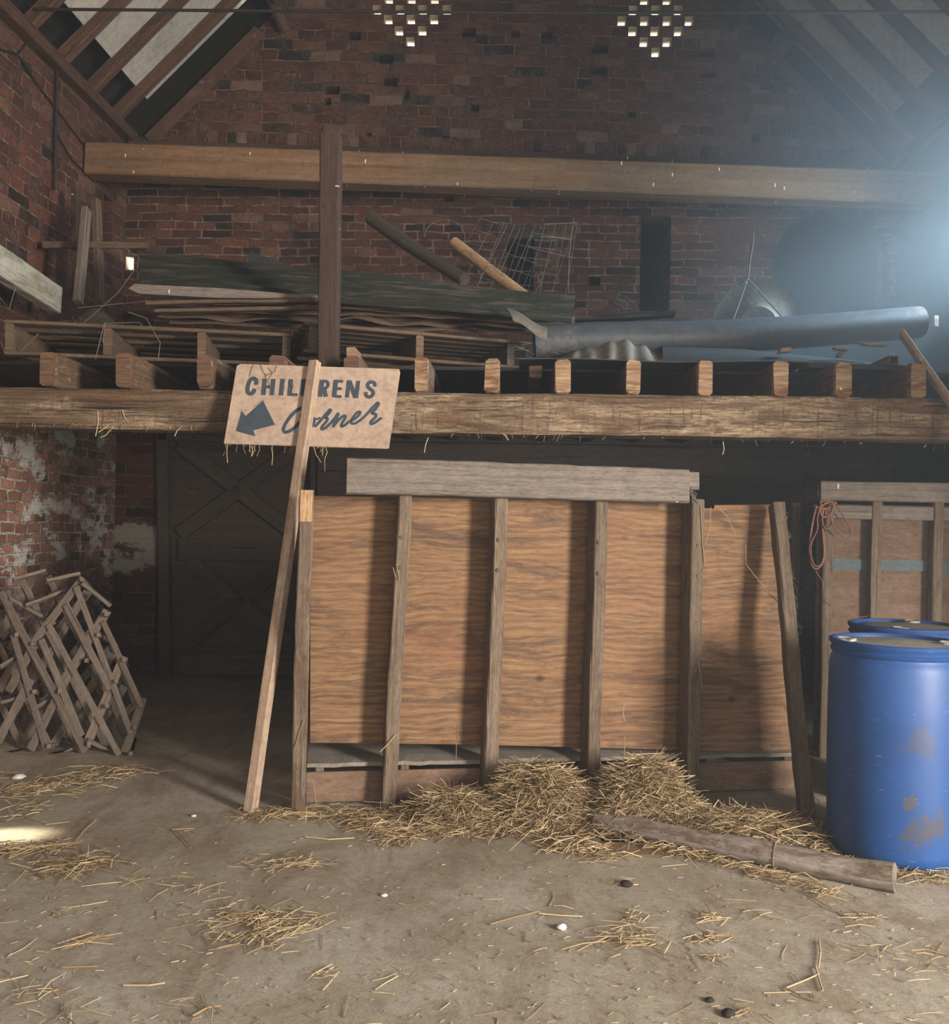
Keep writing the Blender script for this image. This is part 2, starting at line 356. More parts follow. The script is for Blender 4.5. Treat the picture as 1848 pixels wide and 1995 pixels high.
MAT['sign'] = plain('sign_face', 'a8907e', 'bba48f', 4, .75, .1, third='8d7563', thr=(.64, .78), tsc=14)
MAT['paint'] = plain('grey_blue_paint', '3a444c', '475059', 20, .8, .05, third='6b6660', thr=(.66, .74), tsc=30)
MAT['dust'] = plain('dust_and_cobweb', '5c5247', '766a5c', 12, .95, .5)
MAT['white'] = plain('white_shell', 'cfccc6', 'e0ded8', 10, .7, .1)
MAT['dung'] = plain('dark_crumbs', '2a231d', '3d342b', 20, .9, .3)
# straw, tone per strand
w = N('straw'); a = w.n('ShaderNodeAttribute', attribute_name='tone')
MAT['straw'] = w.done(w.ramp(a.outputs['Fac'], [(0, '513f2f'), (.3, '836c50'), (.6, 'a48b67'), (1, 'd0bb92')]), .75, spec=.25)
# plywood with rolling grain and knots
w = N('weathered_plywood'); uv = w.coord('UV')
nv = w.n('ShaderNodeTexNoise'); nv.inputs['Scale'].default_value = 2.2; nv.inputs['Detail'].default_value = 3; w.l(w.scale(uv, (.8, 1.6, 1)), nv.inputs['Vector'])
sm = w.n('ShaderNodeVectorMath', operation='MULTIPLY_ADD'); w.l(nv.outputs['Color'], sm.inputs[0]); sm.inputs[1].default_value = (.4, .1, 0); w.l(uv, sm.inputs[2])
wv = w.n('ShaderNodeTexWave', wave_type='BANDS', bands_direction='Y'); wv.inputs['Scale'].default_value = 9; wv.inputs['Distortion'].default_value = 4.5; wv.inputs['Detail'].default_value = 4; wv.inputs['Detail Scale'].default_value = 1.4; w.l(w.scale(sm.outputs[0], (.35, 1, 1)), wv.inputs['Vector'])
fi = w.noise(w.scale(sm.outputs[0], (4.5, 120, 1)), 1, 7, .74)
fm = w.noise(w.scale(sm.outputs[0], (1.3, 17, 1)), 1, 8, .8, .6)
gr = w.math('ADD', w.math('ADD', w.math('MULTIPLY', wv.outputs['Fac'], .08), w.math('MULTIPLY', fi, .55)), w.math('MULTIPLY', fm, .37))
c = w.ramp(gr, [(.34, '4a3728'), (.44, '71543a'), (.53, '876647'), (.66, '9a7a59')])
gb = w.noise(w.scale(uv, (1.6, 9.0, 1)), 1, 9, .75, .9)
c = w.mix(w.math('MULTIPLY', w.mask(gb, .49, .62), .85), c, '4f3d32')
gc = w.noise(w.scale(uv, (.9, 1.4, 1)), 1.3, 3, .6)
c = w.mix(w.math('MULTIPLY', w.mask(gc, .5, .7), .4), c, '87583e')
k = w.n('ShaderNodeTexVoronoi'); k.inputs['Scale'].default_value = 4.0; w.l(w.scale(uv, (1, 1.35, 1)), k.inputs['Vector'])
sel = w.n('ShaderNodeSeparateColor'); w.l(k.outputs['Color'], sel.inputs[0])
kn = w.math('MULTIPLY', w.ramp(k.outputs['Distance'], [(.05, (1, 1, 1, 1)), (.14, (0, 0, 0, 1))]), w.math('GREATER_THAN', sel.outputs[1], .3))
c = w.mix(w.math('MULTIPLY', kn, .85), c, '3b261d')
c = w.grime(c, w.scale(uv, (14, 60, 1)), 1.0, .72, 1.15)
MAT['ply'] = w.done(c, .75, gr, .25, .004)
# barrel
w = N('blue_drum_plastic'); o = w.coord('Object')
c = w.ramp(w.noise(o, 2.5, 4), [(.3, '173d72'), (.7, '1e4b87')])
for (sx_, sy_, sz_, rr_) in ((.02, -.29, .17, .1), (-.05, -.285, .30, .03), (-.02, -.29, .56, .07)):
    dn = w.n('ShaderNodeVectorMath', operation='DISTANCE'); w.l(o, dn.inputs[0]); dn.inputs[1].default_value = (sx_, sy_, sz_)
    st = w.math('ADD', w.math('DIVIDE', dn.outputs['Value'], rr_), w.math('MULTIPLY', w.noise(w.scale(o, (1, 1, .6)), 13, 8, .8), 5.0))
    c = w.mix(w.math('MULTIPLY', w.ramp(w.math('MULTIPLY', st, .2), [(.6, (1, 1, 1, 1)), (.68, (0, 0, 0, 1))]), .38 if rr_ == .07 else .7), c, '4b4333')
c = w.mix(w.math('MULTIPLY', w.mask(w.noise(w.scale(o, (1, 1, 5)), 14, 5, .7), .62, .7), .35), c, '8a94a8')
MAT['blue'] = w.done(c, .5, w.noise(o, 30, 3), .05, .004, spec=.5)
MAT['lid'] = plain('dusty_drum_lid', '8d8779', 'a59e90', 9, .9, .2, third='3f63a0', thr=(.66, .72), tsc=5)
MAT['navy'] = plain('dark_blue_drum_plastic', '2c4472', '355288', 4, .5, .05)
MAT['bung'] = plain('grey_bung', '9a9488', 'b9b3a6', 16, .8, .2, third='5b4a3a', thr=(.5, .6), tsc=20)
# floor
w = N('dusty_concrete'); o = w.coord('Object')
f1 = w.noise(o, 1.3, 8, .68, .4); f2 = w.noise(o, 9, 6, .7); f3 = w.noise(w.scale(o, (1, .5, 1)), 3.2, 6, .72, .8); f4 = w.noise(o, 70, 3, .6)
c = w.ramp(f1, [(.3, '8c806d'), (.48, '9d9280'), (.62, 'aaa192'), (.75, 'b8b2a6')])
c = w.mix(w.math('MULTIPLY', w.mask(f3, .46, .66), .75), c, '7d6b57')
c = w.mix(w.math('MULTIPLY', w.mask(f2, .55, .75), .35), c, 'aaa398')
c = w.mix(w.math('MULTIPLY', w.mask(f4, .6, .72), .35), c, '5e5042')
c = w.grime(c, o, 26, .8, 1.14, 6); c = w.grime(c, o, 120, .8, 1.15)
MAT['floor'] = w.done(c, .9, w.math('ADD', f2, w.math('MULTIPLY', f4, .4)), .35, .008, spec=.2)

# ------------------------------------------------------------------ setting
YB = 8.4
XL = P(240, 600, YB).x; XR = P(1748, 500, YB).x; YF = -1.8
ZEL, ZER = P(240, 268, YB).z, P(1745, 326, YB).z; ZE = (ZEL + ZER) / 2
XM = (XL + XR) / 2; SL = math.tan(math.radians(45.5)); ZA = ZE + (XR - XL) / 2 * SL
def wall(m, outer, holes, fn, depth):
    """outer, holes: 2-D polygons; fn maps (a, b) to the face; depth: vector into the wall. holes = [(poly, depth factor, capped)]"""
    polys = [[V((a, b, 0)) for a, b in outer]] + [[V((a, b, 0)) for a, b in h[0]] for h in holes]
    flat = [p for q in polys for p in q]
    m.add([fn(p.x, p.y) for p in flat], [tuple(t) for t in tessellate_polygon(polys)])
    for poly, k, cap in holes:
        d = V(depth) * k; q = [fn(a, b) for a, b in poly]; n = len(q)
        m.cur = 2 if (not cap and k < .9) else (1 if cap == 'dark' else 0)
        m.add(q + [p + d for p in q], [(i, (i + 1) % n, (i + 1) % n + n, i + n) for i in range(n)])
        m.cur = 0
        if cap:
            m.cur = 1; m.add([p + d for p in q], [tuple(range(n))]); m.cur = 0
def rect(cx, cz, w, h): return [(cx - w / 2, cz - h / 2), (cx + w / 2, cz - h / 2), (cx + w / 2, cz + h / 2), (cx - w / 2, cz + h / 2)]
def prect(x0, y0, x1, y1, Y=YB):
    a = P(x0, y1, Y); b = P(x1, y0, Y); return [(a.x, a.z), (b.x, a.z), (b.x, b.z), (a.x, b.z)]

m = M(); m.add([(-6, -4, 0), (6, -4, 0), (6, 9, 0), (-6, 9, 0)], [(0, 1, 2, 3)])
obj('floor', m, MAT['floor'], loc=(0, 0, 0), kind='structure', label='dusty grey brown concrete barn floor strewn with straw', category='floor')

ZS0 = P(924, 296, YB - .05).z            # foot of the gable brickwork (top of the wall plate), settled to one side
def ZS(x): return ZS0 - TILT * x
low_holes = [(prect(985, 466, 1041, 592), .8, True), (prect(1245, 421, 1307, 606), .8, True)]
c0 = P(1618, 522, YB); R0 = .52
arch = [(c0.x - R0, 2.5), (c0.x + R0, 2.5)] + [(c0.x + R0 * math.cos(a), c0.z + R0 * math.sin(a)) for a in [math.pi * i / 16 for i in range(17)]]
low_holes.append((arch, .9, 'dark'))
hb = P(253, 513, YB); low_holes.append((rect(hb.x, hb.z, .075, .12), .45, False))
for (x, y, ww, hh) in [(875, 388, 20, 10), (1158, 548, 22, 16)]:
    low_holes.append((prect(x - ww / 2, y - hh / 2, x + ww / 2, y + hh / 2), .3, True))
m = M(); wall(m, [(XL, 0), (XR, 0), (XR, ZS(XR)), (XL, ZS(XL))], low_holes, lambda a, b: V((a, YB, b)), (0, .3, 0))
wb = obj('wall_back', m, [MAT['brick_back'], MAT['dark'], MAT['lit_reveal']], loc=(0, 0, 0), kind='structure', label='old red brick end wall below the gable with slit openings and an arch', category='wall')
gh = []
for (y, xs) in [(-2, (757, 801, 846)), (19, (734, 779, 823, 870)), (38, (756, 800, 845)), (60, (777, 822)), (81, (799,)), (-22, (779, 823)),
                (0, (1255, 1299)), (20, (1233, 1277, 1321)), (41, (1211, 1255, 1299, 1342)), (61, (1232, 1275, 1321)), (82, (1254, 1299)), (102, (1277,)), (-20, (1277,))]:
    for x in xs:
        q = P(x, y, YB); gh.append((rect(q.x, q.z, .078, .084), .62, False))
for (x, y, ww, hh) in [(913, 63, 27, 18), (1065, 68, 22, 16), (1168, 95, 32, 18), (1166, 137, 32, 17), (1004, 66, 16, 14), (1378, 103, 30, 18), (1380, 144, 30, 15), (1522, 148, 28, 16), (1453, 230, 8, 18), (1472, 270, 18, 18),
                       (648, 176, 28, 16), (638, 198, 14, 14), (752, 116, 28, 16), (760, 160, 28, 16), (691, 70, 24, 16), (793, 184, 10, 16), (925, 210, 16, 14), (1230, 224, 16, 12), (868, 276, 14, 22), (884, 277, 12, 20), (718, 270, 12, 22), (1492, 168, 26, 14)]:
    if y - hh / 2 < 292: gh.append((prect(x - ww / 2, y - hh / 2, x + ww / 2, y + hh / 2), .3, True))
g0, g1 = P(285, 266, YB), P(1728, 322, YB); gx0, gx1 = g0.x, g1.x
m = M(); wall(m, [(XL, ZS(XL)), (XR, ZS(XR)), (XR, g1.z), (gx1, g1.z), (XM, ZE + .08 + (gx1 - gx0) / 2 * math.tan(math.radians(44.5))), (gx0, g0.z), (XL, g0.z)], gh, lambda a, b: V((a, YB, b)), (0, .3, 0))
obj('brick_gable', m, [MAT['brick_gable'], MAT['dark'], MAT['lit_reveal']], wb, label='darker red gable brickwork with two honeycomb vents')
m = M(); a0, a1 = P(330, 270, YB).x, P(1600, 300, YB).x
m.prism([(a0, YB - .006, ZS(a0)), (a1, YB - .006, ZS(a1)), (a1, YB - .006, ZS(a1) + .125), (a0, YB - .006, ZS(a0) + .125)], (0, .006, 0)); obj('soldier_course', m, MAT['brick_soldier'], wb, label='course of upright bricks over the timber plate')
m = M()                                   # raked brick edging along both slopes
for sgn, xa, xb, gz in ((1, gx0, P(506, 58, YB).x, g0.z), (-1, gx1, P(1480, 60, YB).x, g1.z)):
    p0 = V((xa + .03 * sgn, YB - .004, gz - .04)); p1 = V((xb, YB - .004, gz - .04 + abs(xb - xa) * math.tan(math.radians(44.5))))
    m.timber(p0, p1, .03, .12, ch=.003, seg=1)
obj('raked_brick_edge', m, plain('raked_brick', '50372d', '61463a', 6, .95, .3, third='8a7565', thr=(.6, .7), tsc=12), wb)
m = M(); rise = math.tan(math.radians(45.5))
for sgn, xe, ze in ((1, XL, ZEL), (-1, XR, ZER)):
    m.timber(V((xe - .1 * sgn, YB + .16, ze - .05)), V((XM, YB + .16, ze - .05 + abs(XM - xe) * rise)), .2, .42, ch=.005, seg=1)
obj('verge_gap_shade', m, MAT['tile'], wb)  # near-black strip put in for the shaded gap above the gable bricks
m = M(); m.timber((XL + .04, YB - .025, ZS(XL) - .085), (XR - .05, YB - .025, ZS(XR) - .085), .09, .17, seg=8)
obj('trim_1', m, MAT['post'], loc=(0, 0, 0), kind='structure', label='dark timber plate under the gable bricks', category='trim')

# left wall: upper brickwork and lower whitewashed part, with slit and an unseen opening sized to let the sun_gap spot through
zl = 2.35
def fl(a, b): return V((XL, a, b))
slit = [PX(200, 470, XL), PX(218, 470, XL)]
m = M(); wall(m, [(YF, zl), (YB, zl), (YB, ZEL), (YF, ZEL)], [([(slit[0].y, slit[0].z), (slit[1].y, slit[0].z), (slit[1].y, slit[0].z + .42), (slit[0].y, slit[0].z + .42)], .8, True)], fl, (-.3, 0, 0))
wl = obj('wall_left', m, [MAT['brick_left'], MAT['dark']], loc=(0, 0, 0), kind='structure', label='tall brick side wall beside the loft, whitewash flaking low down', category='wall')
m = M(); wall(m, [(YF, 0), (YB, 0), (YB, zl), (YF, zl)], [([(3.4, .2), (4.35, .2), (4.35, 1.05), (3.4, 1.05)], 1, False)], fl, (-.3, 0, 0))
obj('lower_brickwork', m, MAT['brick_low'], wl, label='worn brick with flaking whitewash')
def fr(a, b): return V((XR, a, b))
m = M(); wall(m, [(YF, 0), (YB, 0), (YB, ZER), (YF, ZER)], [([(-1.75, .02), (4.2, .02), (4.2, 1.75), (1.85, 1.75), (1.85, 3.6), (-1.75, 3.6)], 1, False), ([(5.7, 3.2), (6.75, 3.2), (6.75, 4.1), (5.7, 4.1)], 1, False)], fr, (.3, 0, 0))  # unseen stepped opening, shaped to keep the door light off the far joists
obj('wall_right', m, plain('dimmed_wall', '2a2521', '322c27', 2, .95, .05), loc=(0, 0, 0), kind='structure', label='brick side wall beyond the loft in hazy light', category='wall')  # dark even colour stands in for brickwork lost in the haze
m = M(); wall(m, [(XL, 0), (XR, 0), (XR, ZE), (XM, ZA), (XL, ZE)], [], lambda a, b: V((a, YF, b)), (0, -.3, 0))
obj('wall_front', m, MAT['brick_back'], loc=(0, 0, 0), kind='structure', label='brick end wall behind the viewer', category='wall')

# brick pier left of the door
m = M(); xa, xb = XL, P(306, 1000, YB - .08).x
m.abox(xa, xb, YB - .08, YB + .05, 0, 2.3); obj('brick_pier', m, MAT['brick_pier'], wb, label='pier with a patch of white paint')

# roof
for side, xe, sgn, ZE in (('left', XL, 1, ZEL), ('right', XR, -1, ZER)):
    n_in = V((sgn * math.sin(math.radians(45.5)), 0, -math.cos(math.radians(45.5))))      # into the room
    up = V((sgn * math.cos(math.radians(45.5)), 0, math.sin(math.radians(45.5))))
    L = abs(XM - xe) / math.cos(math.radians(45.5)) + .1
    e = V((xe - sgn * .16, 0, ZE - .04))
    e0 = V((xe, 0, ZE + .02))
    m = M(); q = e0 - n_in * .26 - up * .25
    m.prism([q + V((0, YF, 0)), q + V((0, YB + .3, 0)), q + up * (L + .5) + V((0, YB + .3, 0)), q + up * (L + .5) + V((0, YF, 0))], -n_in * .03)
    ce = obj('ceiling_' + side, m, MAT['tile'], loc=(0, 0, 0), kind='structure', label='sloping barn roof with white boards between brown rafters above the %s wall' % side, category='roof')
    m = M(); q = e0 - n_in * .035 + up * .36
    for k in range(12):
        y1 = YB - .12 - k * .98; y0 = y1 - .975
        m.prism([q + V((0, y0, 0)), q + V((0, y1, 0)), q + up * (L - .3) + V((0, y1, 0)), q + up * (L - .3) + V((0, y0, 0))], -n_in * .04)
    obj('insulation_board', m, MAT['insul'], ce, label='pale white board between the rafters')
    for k in range(14):
        y = 8.06 - k * .5; m = M(); p0 = e0 - n_in * .0 - up * .02
        m.timber(p0 + V((0, y, 0)), p0 + up * L + V((0, y, 0)), .075, .1, up=n_in, seg=5, jit=.006)
        obj('rafter', m, MAT['rafter'], ce)
    m = M(); m.timber(V((xe + sgn * .03, YF, ZE - .01)), V((xe + sgn * .03, YB, ZE - .01)), .13, .1, seg=20, jit=.006); obj('wall_plate', m, MAT['rafter'], ce)
    s_ = 1.86 if side == 'left' else 2.0
    m = M(); p0 = e0 + up * s_ + n_in * .14
    m.timber(p0 + V((0, YF, 0)), p0 + V((0, YB + .02, 0)), .17, .2, up=n_in, seg=8, jit=.01); obj('purlin', m, MAT['post'], ce)
m = M(); m.timber(P(1604, -8, 7.9), P(1508, 102, 8.25), .1, .14, seg=3, jit=.006)
obj('brace', m, MAT['post'], bpy.data.objects['ceiling_right'])
m = M(); m.timber(P(524, -14, 8.2), P(556, 62, 8.36), .06, .09, seg=3, jit=.004)
obj('brace', m, MAT['rafter'], bpy.data.objects['ceiling_left'])
m = M(); zt = P(1200, 24, 6.5).z; m.tube([V((XL + .12, 6.5, zt + .03)), V((XM, 6.5, zt - .002)), V((XR - .1, 6.5, zt))], .011, 8)
obj('tie_rod', m, MAT['iron'], label='thin iron tie rod crossing the roof space below the honeycomb vents', category='rod')

# ------------------------------------------------------------------ door under the loft
d0 = thing('door_1', 'dark old boarded door with crossed braces under the loft', 'door', P(455, 1330, YB - .04), kind='structure')
def dslab(name, pts, Y, th, mat, par, **t):
    m = M(); m.prism([P(x, y, Y) for x, y in pts], (0, th, 0)); return obj(name, m, mat, par, **t)
dslab('door_leaf', [(330, 850), (604, 858), (604, 1322), (332, 1322)], 8.34, .04, MAT['door'], d0)
m = M()
m.timber(P(318, 842, 8.3), P(324, 1332, 8.3), .1, .1, up=(0, 1, 0)); m.timber(P(612, 846, 8.3), P(612, 1330, 8.3), .06, .1, up=(0, 1, 0)); m.timber(P(312, 848, 8.3), P(618, 856, 8.3), .1, .1, up=(0, 0, 1))
obj('door_frame', m, MAT['door'], d0)
for (a, b) in [((350, 866), (575, 1040)), ((585, 870), (350, 1040)), ((368, 1092), (566, 1252)), ((566, 1092), (362, 1256))]:
    m = M(); m.timber(P(a[0], a[1], 8.31), P(b[0], b[1], 8.31), .045, .13, up=(0, 0, 1), seg=4); obj('cross_brace', m, MAT['door'], d0)
for (y0, h) in [(1070, .2), (1292, .2), (862, .12)]:
    m = M(); m.timber(P(350, y0, 8.31), P(600, y0 + 3, 8.31), .05, h, seg=4); obj('rail', m, MAT['door'], d0)
m = M(); q0, q1 = P(618, 1000, 8.25).x, P(1560, 1000, 8.25).x
for k in range(9):
    z0 = k * .27; m.abox(q0, q1, 8.22, 8.26, z0 + .003, z0 + .265)
obj('wall_partition', m, MAT['board_dark'], loc=(0, 0, 0), kind='structure', label='dark horizontal boarding under the loft behind the plywood feeder', category='wall')

# ------------------------------------------------------------------ loft
YFB = 5.2; ZT, ZB = P(924, 765, YFB).z, P(924, 845, YFB + .02).z
m = M(); m.timber(V((XL - .05, YFB + .11, (ZT + ZB) / 2)), V((XR, YFB + .11, (ZT + ZB) / 2)), .22, ZT - ZB, ch=.018, seg=40, jit=.008, wob=.012)
obj('loft_beam', m, MAT['beam_front'], label='big worn timber beam along the front of the loft, pale where chipped', category='beam')
ZJ = ZT + .195
jd = [(97, 'first joist end from the flaking side wall, under the long pallet'), (243, 'second joist end from the flaking side wall, rough brown face'),
      (400, 'third joist end from the side wall, rounded with white fungus'), (541, 'joist end just above the corner of the sign with the arrow'),
      (686, 'joist end hidden behind the top of the sign, beside the upright post'), (821, 'joist end nearest the free edge of the sign'), (958, 'joist end under the corner of the small pallet'),
      (1095, 'joist end under the crumpled corrugated sheet'), (1233, 'joist end second from the crumpled sheet, pale and dusty'), (1372, 'joist end with straw on top under the thin flat sheet'),
      (1518, 'joist end under the end of the thin flat sheet'), (1640, 'joist end with torn white top in the blue haze'), (1784, 'last joist end in the haze behind the leaning pale board')]
for i, (px, lb) in enumerate(jd):
    x = P(px, 740, YFB).x; t = thing('joist', lb, 'joist', (x, YFB, ZT), group='joists of the loft')
    hj = .195; wj = rnd.uniform(.078, .088)
    m = M(); m.timber(V((x, YFB + .012, ZT + hj / 2)), V((x, 8.38, ZT + hj / 2)), wj, hj, ch=.012, seg=8, jit=.005); obj('joist_timber', m, MAT['joist'], t)
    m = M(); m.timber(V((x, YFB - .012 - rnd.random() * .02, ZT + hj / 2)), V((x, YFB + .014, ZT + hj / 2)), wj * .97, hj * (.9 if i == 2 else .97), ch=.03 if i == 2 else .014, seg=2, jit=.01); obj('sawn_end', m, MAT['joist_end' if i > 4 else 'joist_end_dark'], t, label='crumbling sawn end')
m = M()
for k in range(13):
    y = 5.62 + k * .215; m.abox(XL + .02, XR - .02, y, y + .205, ZJ, ZJ + .022)
obj('floor_loft', m, MAT['dark_pole'], loc=(0, 0, 0), kind='structure', label='dark floor boards of the loft lying over the joists', category='floor')
ZD = ZJ + .022
# tie beam, upright post
a0 = P(176, 318, 7.62); a1 = P(1900, 369, 7.62); zc = P(700, 335, 7.62).z
m = M(); m.timber(V((XL + .02, 7.62, zc + .075)), V((XR + .05, 7.8, zc - .075)), .2, .265, ch=.012, seg=30, jit=.006)
obj('tie_beam', m, MAT['beam_tie'], label='long smooth orange brown timber beam across the brick wall, spotted white', category='beam')
pt, pb = P(645, 266, 5.36), P(641, 700, 5.36); pb.z = ZT
m = M(); m.timber(pb, V((pt.x, 5.36, pt.z)), .1, .118, up=(1, 0, 0), ch=.008, seg=10, jit=.004)
obj('upright_post', m, MAT['post'], label='dark brown square post standing upright on the loft beam', category='post')

# pallets
def pallet(label, L_, R_, z0, z1, depth, stringers, matn='pallet', extra=False):
    L_, R_ = V(L_), V(R_); L_.z = R_.z = 0; d = (R_ - L_); Ln = d.length; u = d.normalized(); b = V((-u.y, u.x, 0))
    t = thing('pallet', label, 'pallet', ((L_ + R_) / 2 + V((0, 0, z0))), group='pallets on the loft')
    for k in range(5):
        o = b * (depth * k / 4); m = M(); m.timber(L_ + o + V((0, 0, z1 - .011)), R_ + o + V((0, 0, z1 - .011)), .1, .022, seg=6, jit=.002); obj('deck_board', m, MAT[matn], t)
    for k in range(3):
        o = b * (depth * k / 2); m = M(); m.timber(L_ + o + V((0, 0, z0 + .011)), R_ + o + V((0, 0, z0 + .011)), .1, .022, seg=6, jit=.002); obj('bottom_board', m, MAT[matn], t)
    for s in stringers:
        q = L_ + u * (Ln * s); m = M(); m.timber(q - b * .04 + V((0, 0, (z0 + z1) / 2)), q + b * (depth + .04) + V((0, 0, (z0 + z1) / 2)), .048, z1 - z0 - .046, seg=3, jit=.003); obj('stringer', m, MAT[matn], t)
    return t
zA = P(15, 625, 5.32).z; pallet('long low pallet over the joists against the flaking side wall', P(15, 640, 5.32), P(566, 665, 5.62), ZJ + .002, zA, .95, (.015, .35, .68, .985))
pallet('smaller pallet behind the upright post under the rusty sheets', P(590, 640, 5.5), P(1006, 690, 6.0), ZD + .045, 2.63, .55, (.04, .52, .96))

# sheets
def sheet_obj(label, fl_, fr_, bl_, br_, corr, amp, th, mat, name='corrugated_sheet', warp=.0, nu=24, ripple=0.0, seed=0, group='old sheets stacked on the loft'):
    """corner points front-left, front-right, back-left, back-right; corrugations run along the length"""
    def fn(u, v):
        a = V(fl_).lerp(V(fr_), u); b = V(bl_).lerp(V(br_), u); p = a.lerp(b, v)
        p.z += amp * math.sin(2 * math.pi * corr * v) + warp * noise.noise(V((u * 3 + seed, v * 2, seed))) + ripple * (1 - v) * noise.noise(V((u * 9 + seed, 3.1, seed)))
        p.y += ripple * 1.5 * (1 - v) * noise.noise(V((u * 7, seed, 1)))
        return p
    m = M(); m.sheet(fn, nu, max(4, int(corr * 8)), th, 2.5, .8)
    return obj(name, m, mat, smooth=50, label=label, category='sheet', group=group)
sheet_obj('mossy dark green corrugated sheet lying on top of the stack', P(272, 552, 5.75), P(1110, 628, 5.75), P(268, 498, 6.25), P(1120, 586, 6.25), 3.2, .034, .008, MAT['moss'], warp=.02)
sheet_obj('thin grey sheet edge poking out below the mossy green sheet', P(640, 598, 5.9), P(1118, 640, 5.95), P(640, 590, 6.3), P(1120, 616, 6.2), 3, .01, .006, MAT['rust'], seed=3)
sheet_obj('rusty brown sheet with folded up corner, topmost of the brown ones', P(300, 588, 5.66), P(1056, 612, 6.12), P(290, 586, 6.2), P(1054, 600, 6.5), 3, .012, .005, MAT['rust'], ripple=.02, seed=5, nu=40)
sheet_obj('rusty brown sheet with wavy lip, second of the brown ones', P(310, 604, 5.6), P(1066, 625, 6.1), P(300, 600, 6.1), P(1066, 612, 6.5), 3, .012, .005, MAT['rust'], ripple=.03, seed=8, nu=40)
sheet_obj('curled rusty brown sheet, third of the brown ones', P(306, 618, 5.58), P(1046, 638, 6.1), P(500, 604, 6.1), P(1060, 624, 6.5), 2.5, .014, .005, MAT['rust'], ripple=.035, seed=12, nu=40)
sheet_obj('lowest rusty brown sheet, resting on the small pallet', P(330, 628, 5.6), P(1060, 652, 6.1), P(330, 616, 6.1), P(1062, 640, 6.5), 2.5, .012, .005, MAT['rust'], ripple=.03, seed=17, nu=40)
m = M(); pts = [(985, 598), (1012, 602), (1060, 632), (1066, 650), (1030, 640), (1000, 622)]
def flap(u, v):
    a = P(985, 600, 5.66).lerp(P(1066, 638, 5.58), u); b = P(1000, 626, 5.5).lerp(P(1064, 662, 5.48), u); p = a.lerp(b, v); p.y -= .05 * math.sin(math.pi * v); p.z += .01 * math.sin(6 * u); return p
m.sheet(flap, 10, 6, .005); obj('sheet_flap', m, MAT['galv'], smooth=50, label='torn pale folded flap of sheet metal at the end of the brown stack', category='sheet')
def pslab(name, pts, Y, th, mat, label, cat, **t):
    m = M(); m.prism([P(x, y, Y) for x, y in pts], (0, th, 0), lambda p: (p.x, p.z)); return obj(name, m, mat, label=label, category=cat, **t)
pslab('plank', [(250, 562), (262, 553), (420, 561), (640, 578), (640, 582), (420, 580), (270, 572)], 5.6, .1, MAT['grey_wood'], 'pale weathered plank end on the stack below the mossy sheet', 'plank')
pslab('metal_offcut', [(482, 520), (486, 489), (600, 528), (560, 528)], 6.35, .02, MAT['bluegrey'], 'grey triangular offcut of sheet sticking up behind the mossy sheet', 'sheet')
for (xs, Y, lb) in [(((286, 592), (640, 584)), 5.52, 'thin batten end between the sheets, upper'), (((303, 606), (632, 600)), 5.5, 'thin batten end between the sheets, lower')]:
    m = M(); m.timber(P(xs[0][0], xs[0][1], Y), P(xs[1][0], xs[1][1], Y + .1), .06, .022, seg=8, jit=.004, wob=.01); obj('batten', m, MAT['pallet'], label=lb + ' of the two at the pallet end', category='batten')
# poles and wire
m = M(); m.tube([P(722, 424, 7.3), P(800, 480, 7.1), P(905, 545, 6.7)], [.055, .055, .05], 10); obj('wooden_pole', m, MAT['dark_pole'], smooth=50, label='dark grey round pole leaning over the stack of sheets', category='pole')
m = M(); m.tube([P(884, 472, 6.9), P(955, 528, 6.7), P(1036, 588, 6.4)], [.042, .045, .04], 12); obj('wooden_pole', m, MAT['plain_pole'], smooth=50, label='pale worm-eaten round pole behind the wire mesh', category='pole')
def bil(c, u, v):
    a = [c[0][i] + (c[1][i] - c[0][i]) * u for i in (0, 1)]; b = [c[3][i] + (c[2][i] - c[3][i]) * u for i in (0, 1)]
    return a[0] + (b[0] - a[0]) * v, a[1] + (b[1] - a[1]) * v
m = M()
for c, Y, nu, nv in [([(935, 425), (1112, 470), (1062, 610), (868, 545)], 6.75, 7, 5), ([(960, 432), (1125, 436), (1100, 590), (900, 560)], 7.0, 8, 6)]:
    for k in range(nu + 1):
        m.tube([P(*bil(c, k / nu + .012 * math.sin(k * 7), v), Y + .12 * math.sin(3 * v + k)) for v in (0, .25, .5, .75, 1)], .0022, 3)
    for k in range(nv + 1):
        m.tube([P(*bil(c, u, k / nv + .02 * math.sin(k * 5 + u * 4)), Y + .12 * math.sin(3 * k / nv + u * nu)) for u in (0, .2, .4, .6, .8, 1)], .0022, 3)
m.tube([P(1115 - 8 * math.sin(t * 2), 440 + 130 * t, 6.7) for t in (0, .25, .5, .75, 1)], .003, 4)
m.tube([P(866 + 40 * math.cos(a), 462 + 35 * math.sin(a), 6.9) for a in [math.pi + i * .45 for i in range(9)]], .0025, 4)
obj('wire_mesh', m, MAT['wire'], label='crumpled roll of square wire mesh in front of the small slit opening', category='wire mesh')
m = M()
for r in (.085, .12, .155):
    m.tube([P(1193, 612, 7.2) + V((r * math.cos(a) * 1.3, 0, r * math.sin(a))) for a in [i * .2 for i in range(8)]], .0025, 3)
for i in range(8):
    a = i * .2; m.tube([P(1193, 612, 7.2) + V((r * math.cos(a) * 1.3, 0, r * math.sin(a))) for r in (.08, .16)], .0025, 3)
obj('wire_mesh', m, MAT['wire'], label='small curled scrap of wire mesh below the tall slit opening', category='wire mesh')
m = M()
for k in range(16):
    x, y = rnd.uniform(1015, 1100), rnd.uniform(668, 700); m.tube([P(x + rnd.uniform(-25, 25), y + rnd.uniform(-12, 12), 5.75 + rnd.uniform(-.1, .1)) for _ in range(3)], .0022, 3)
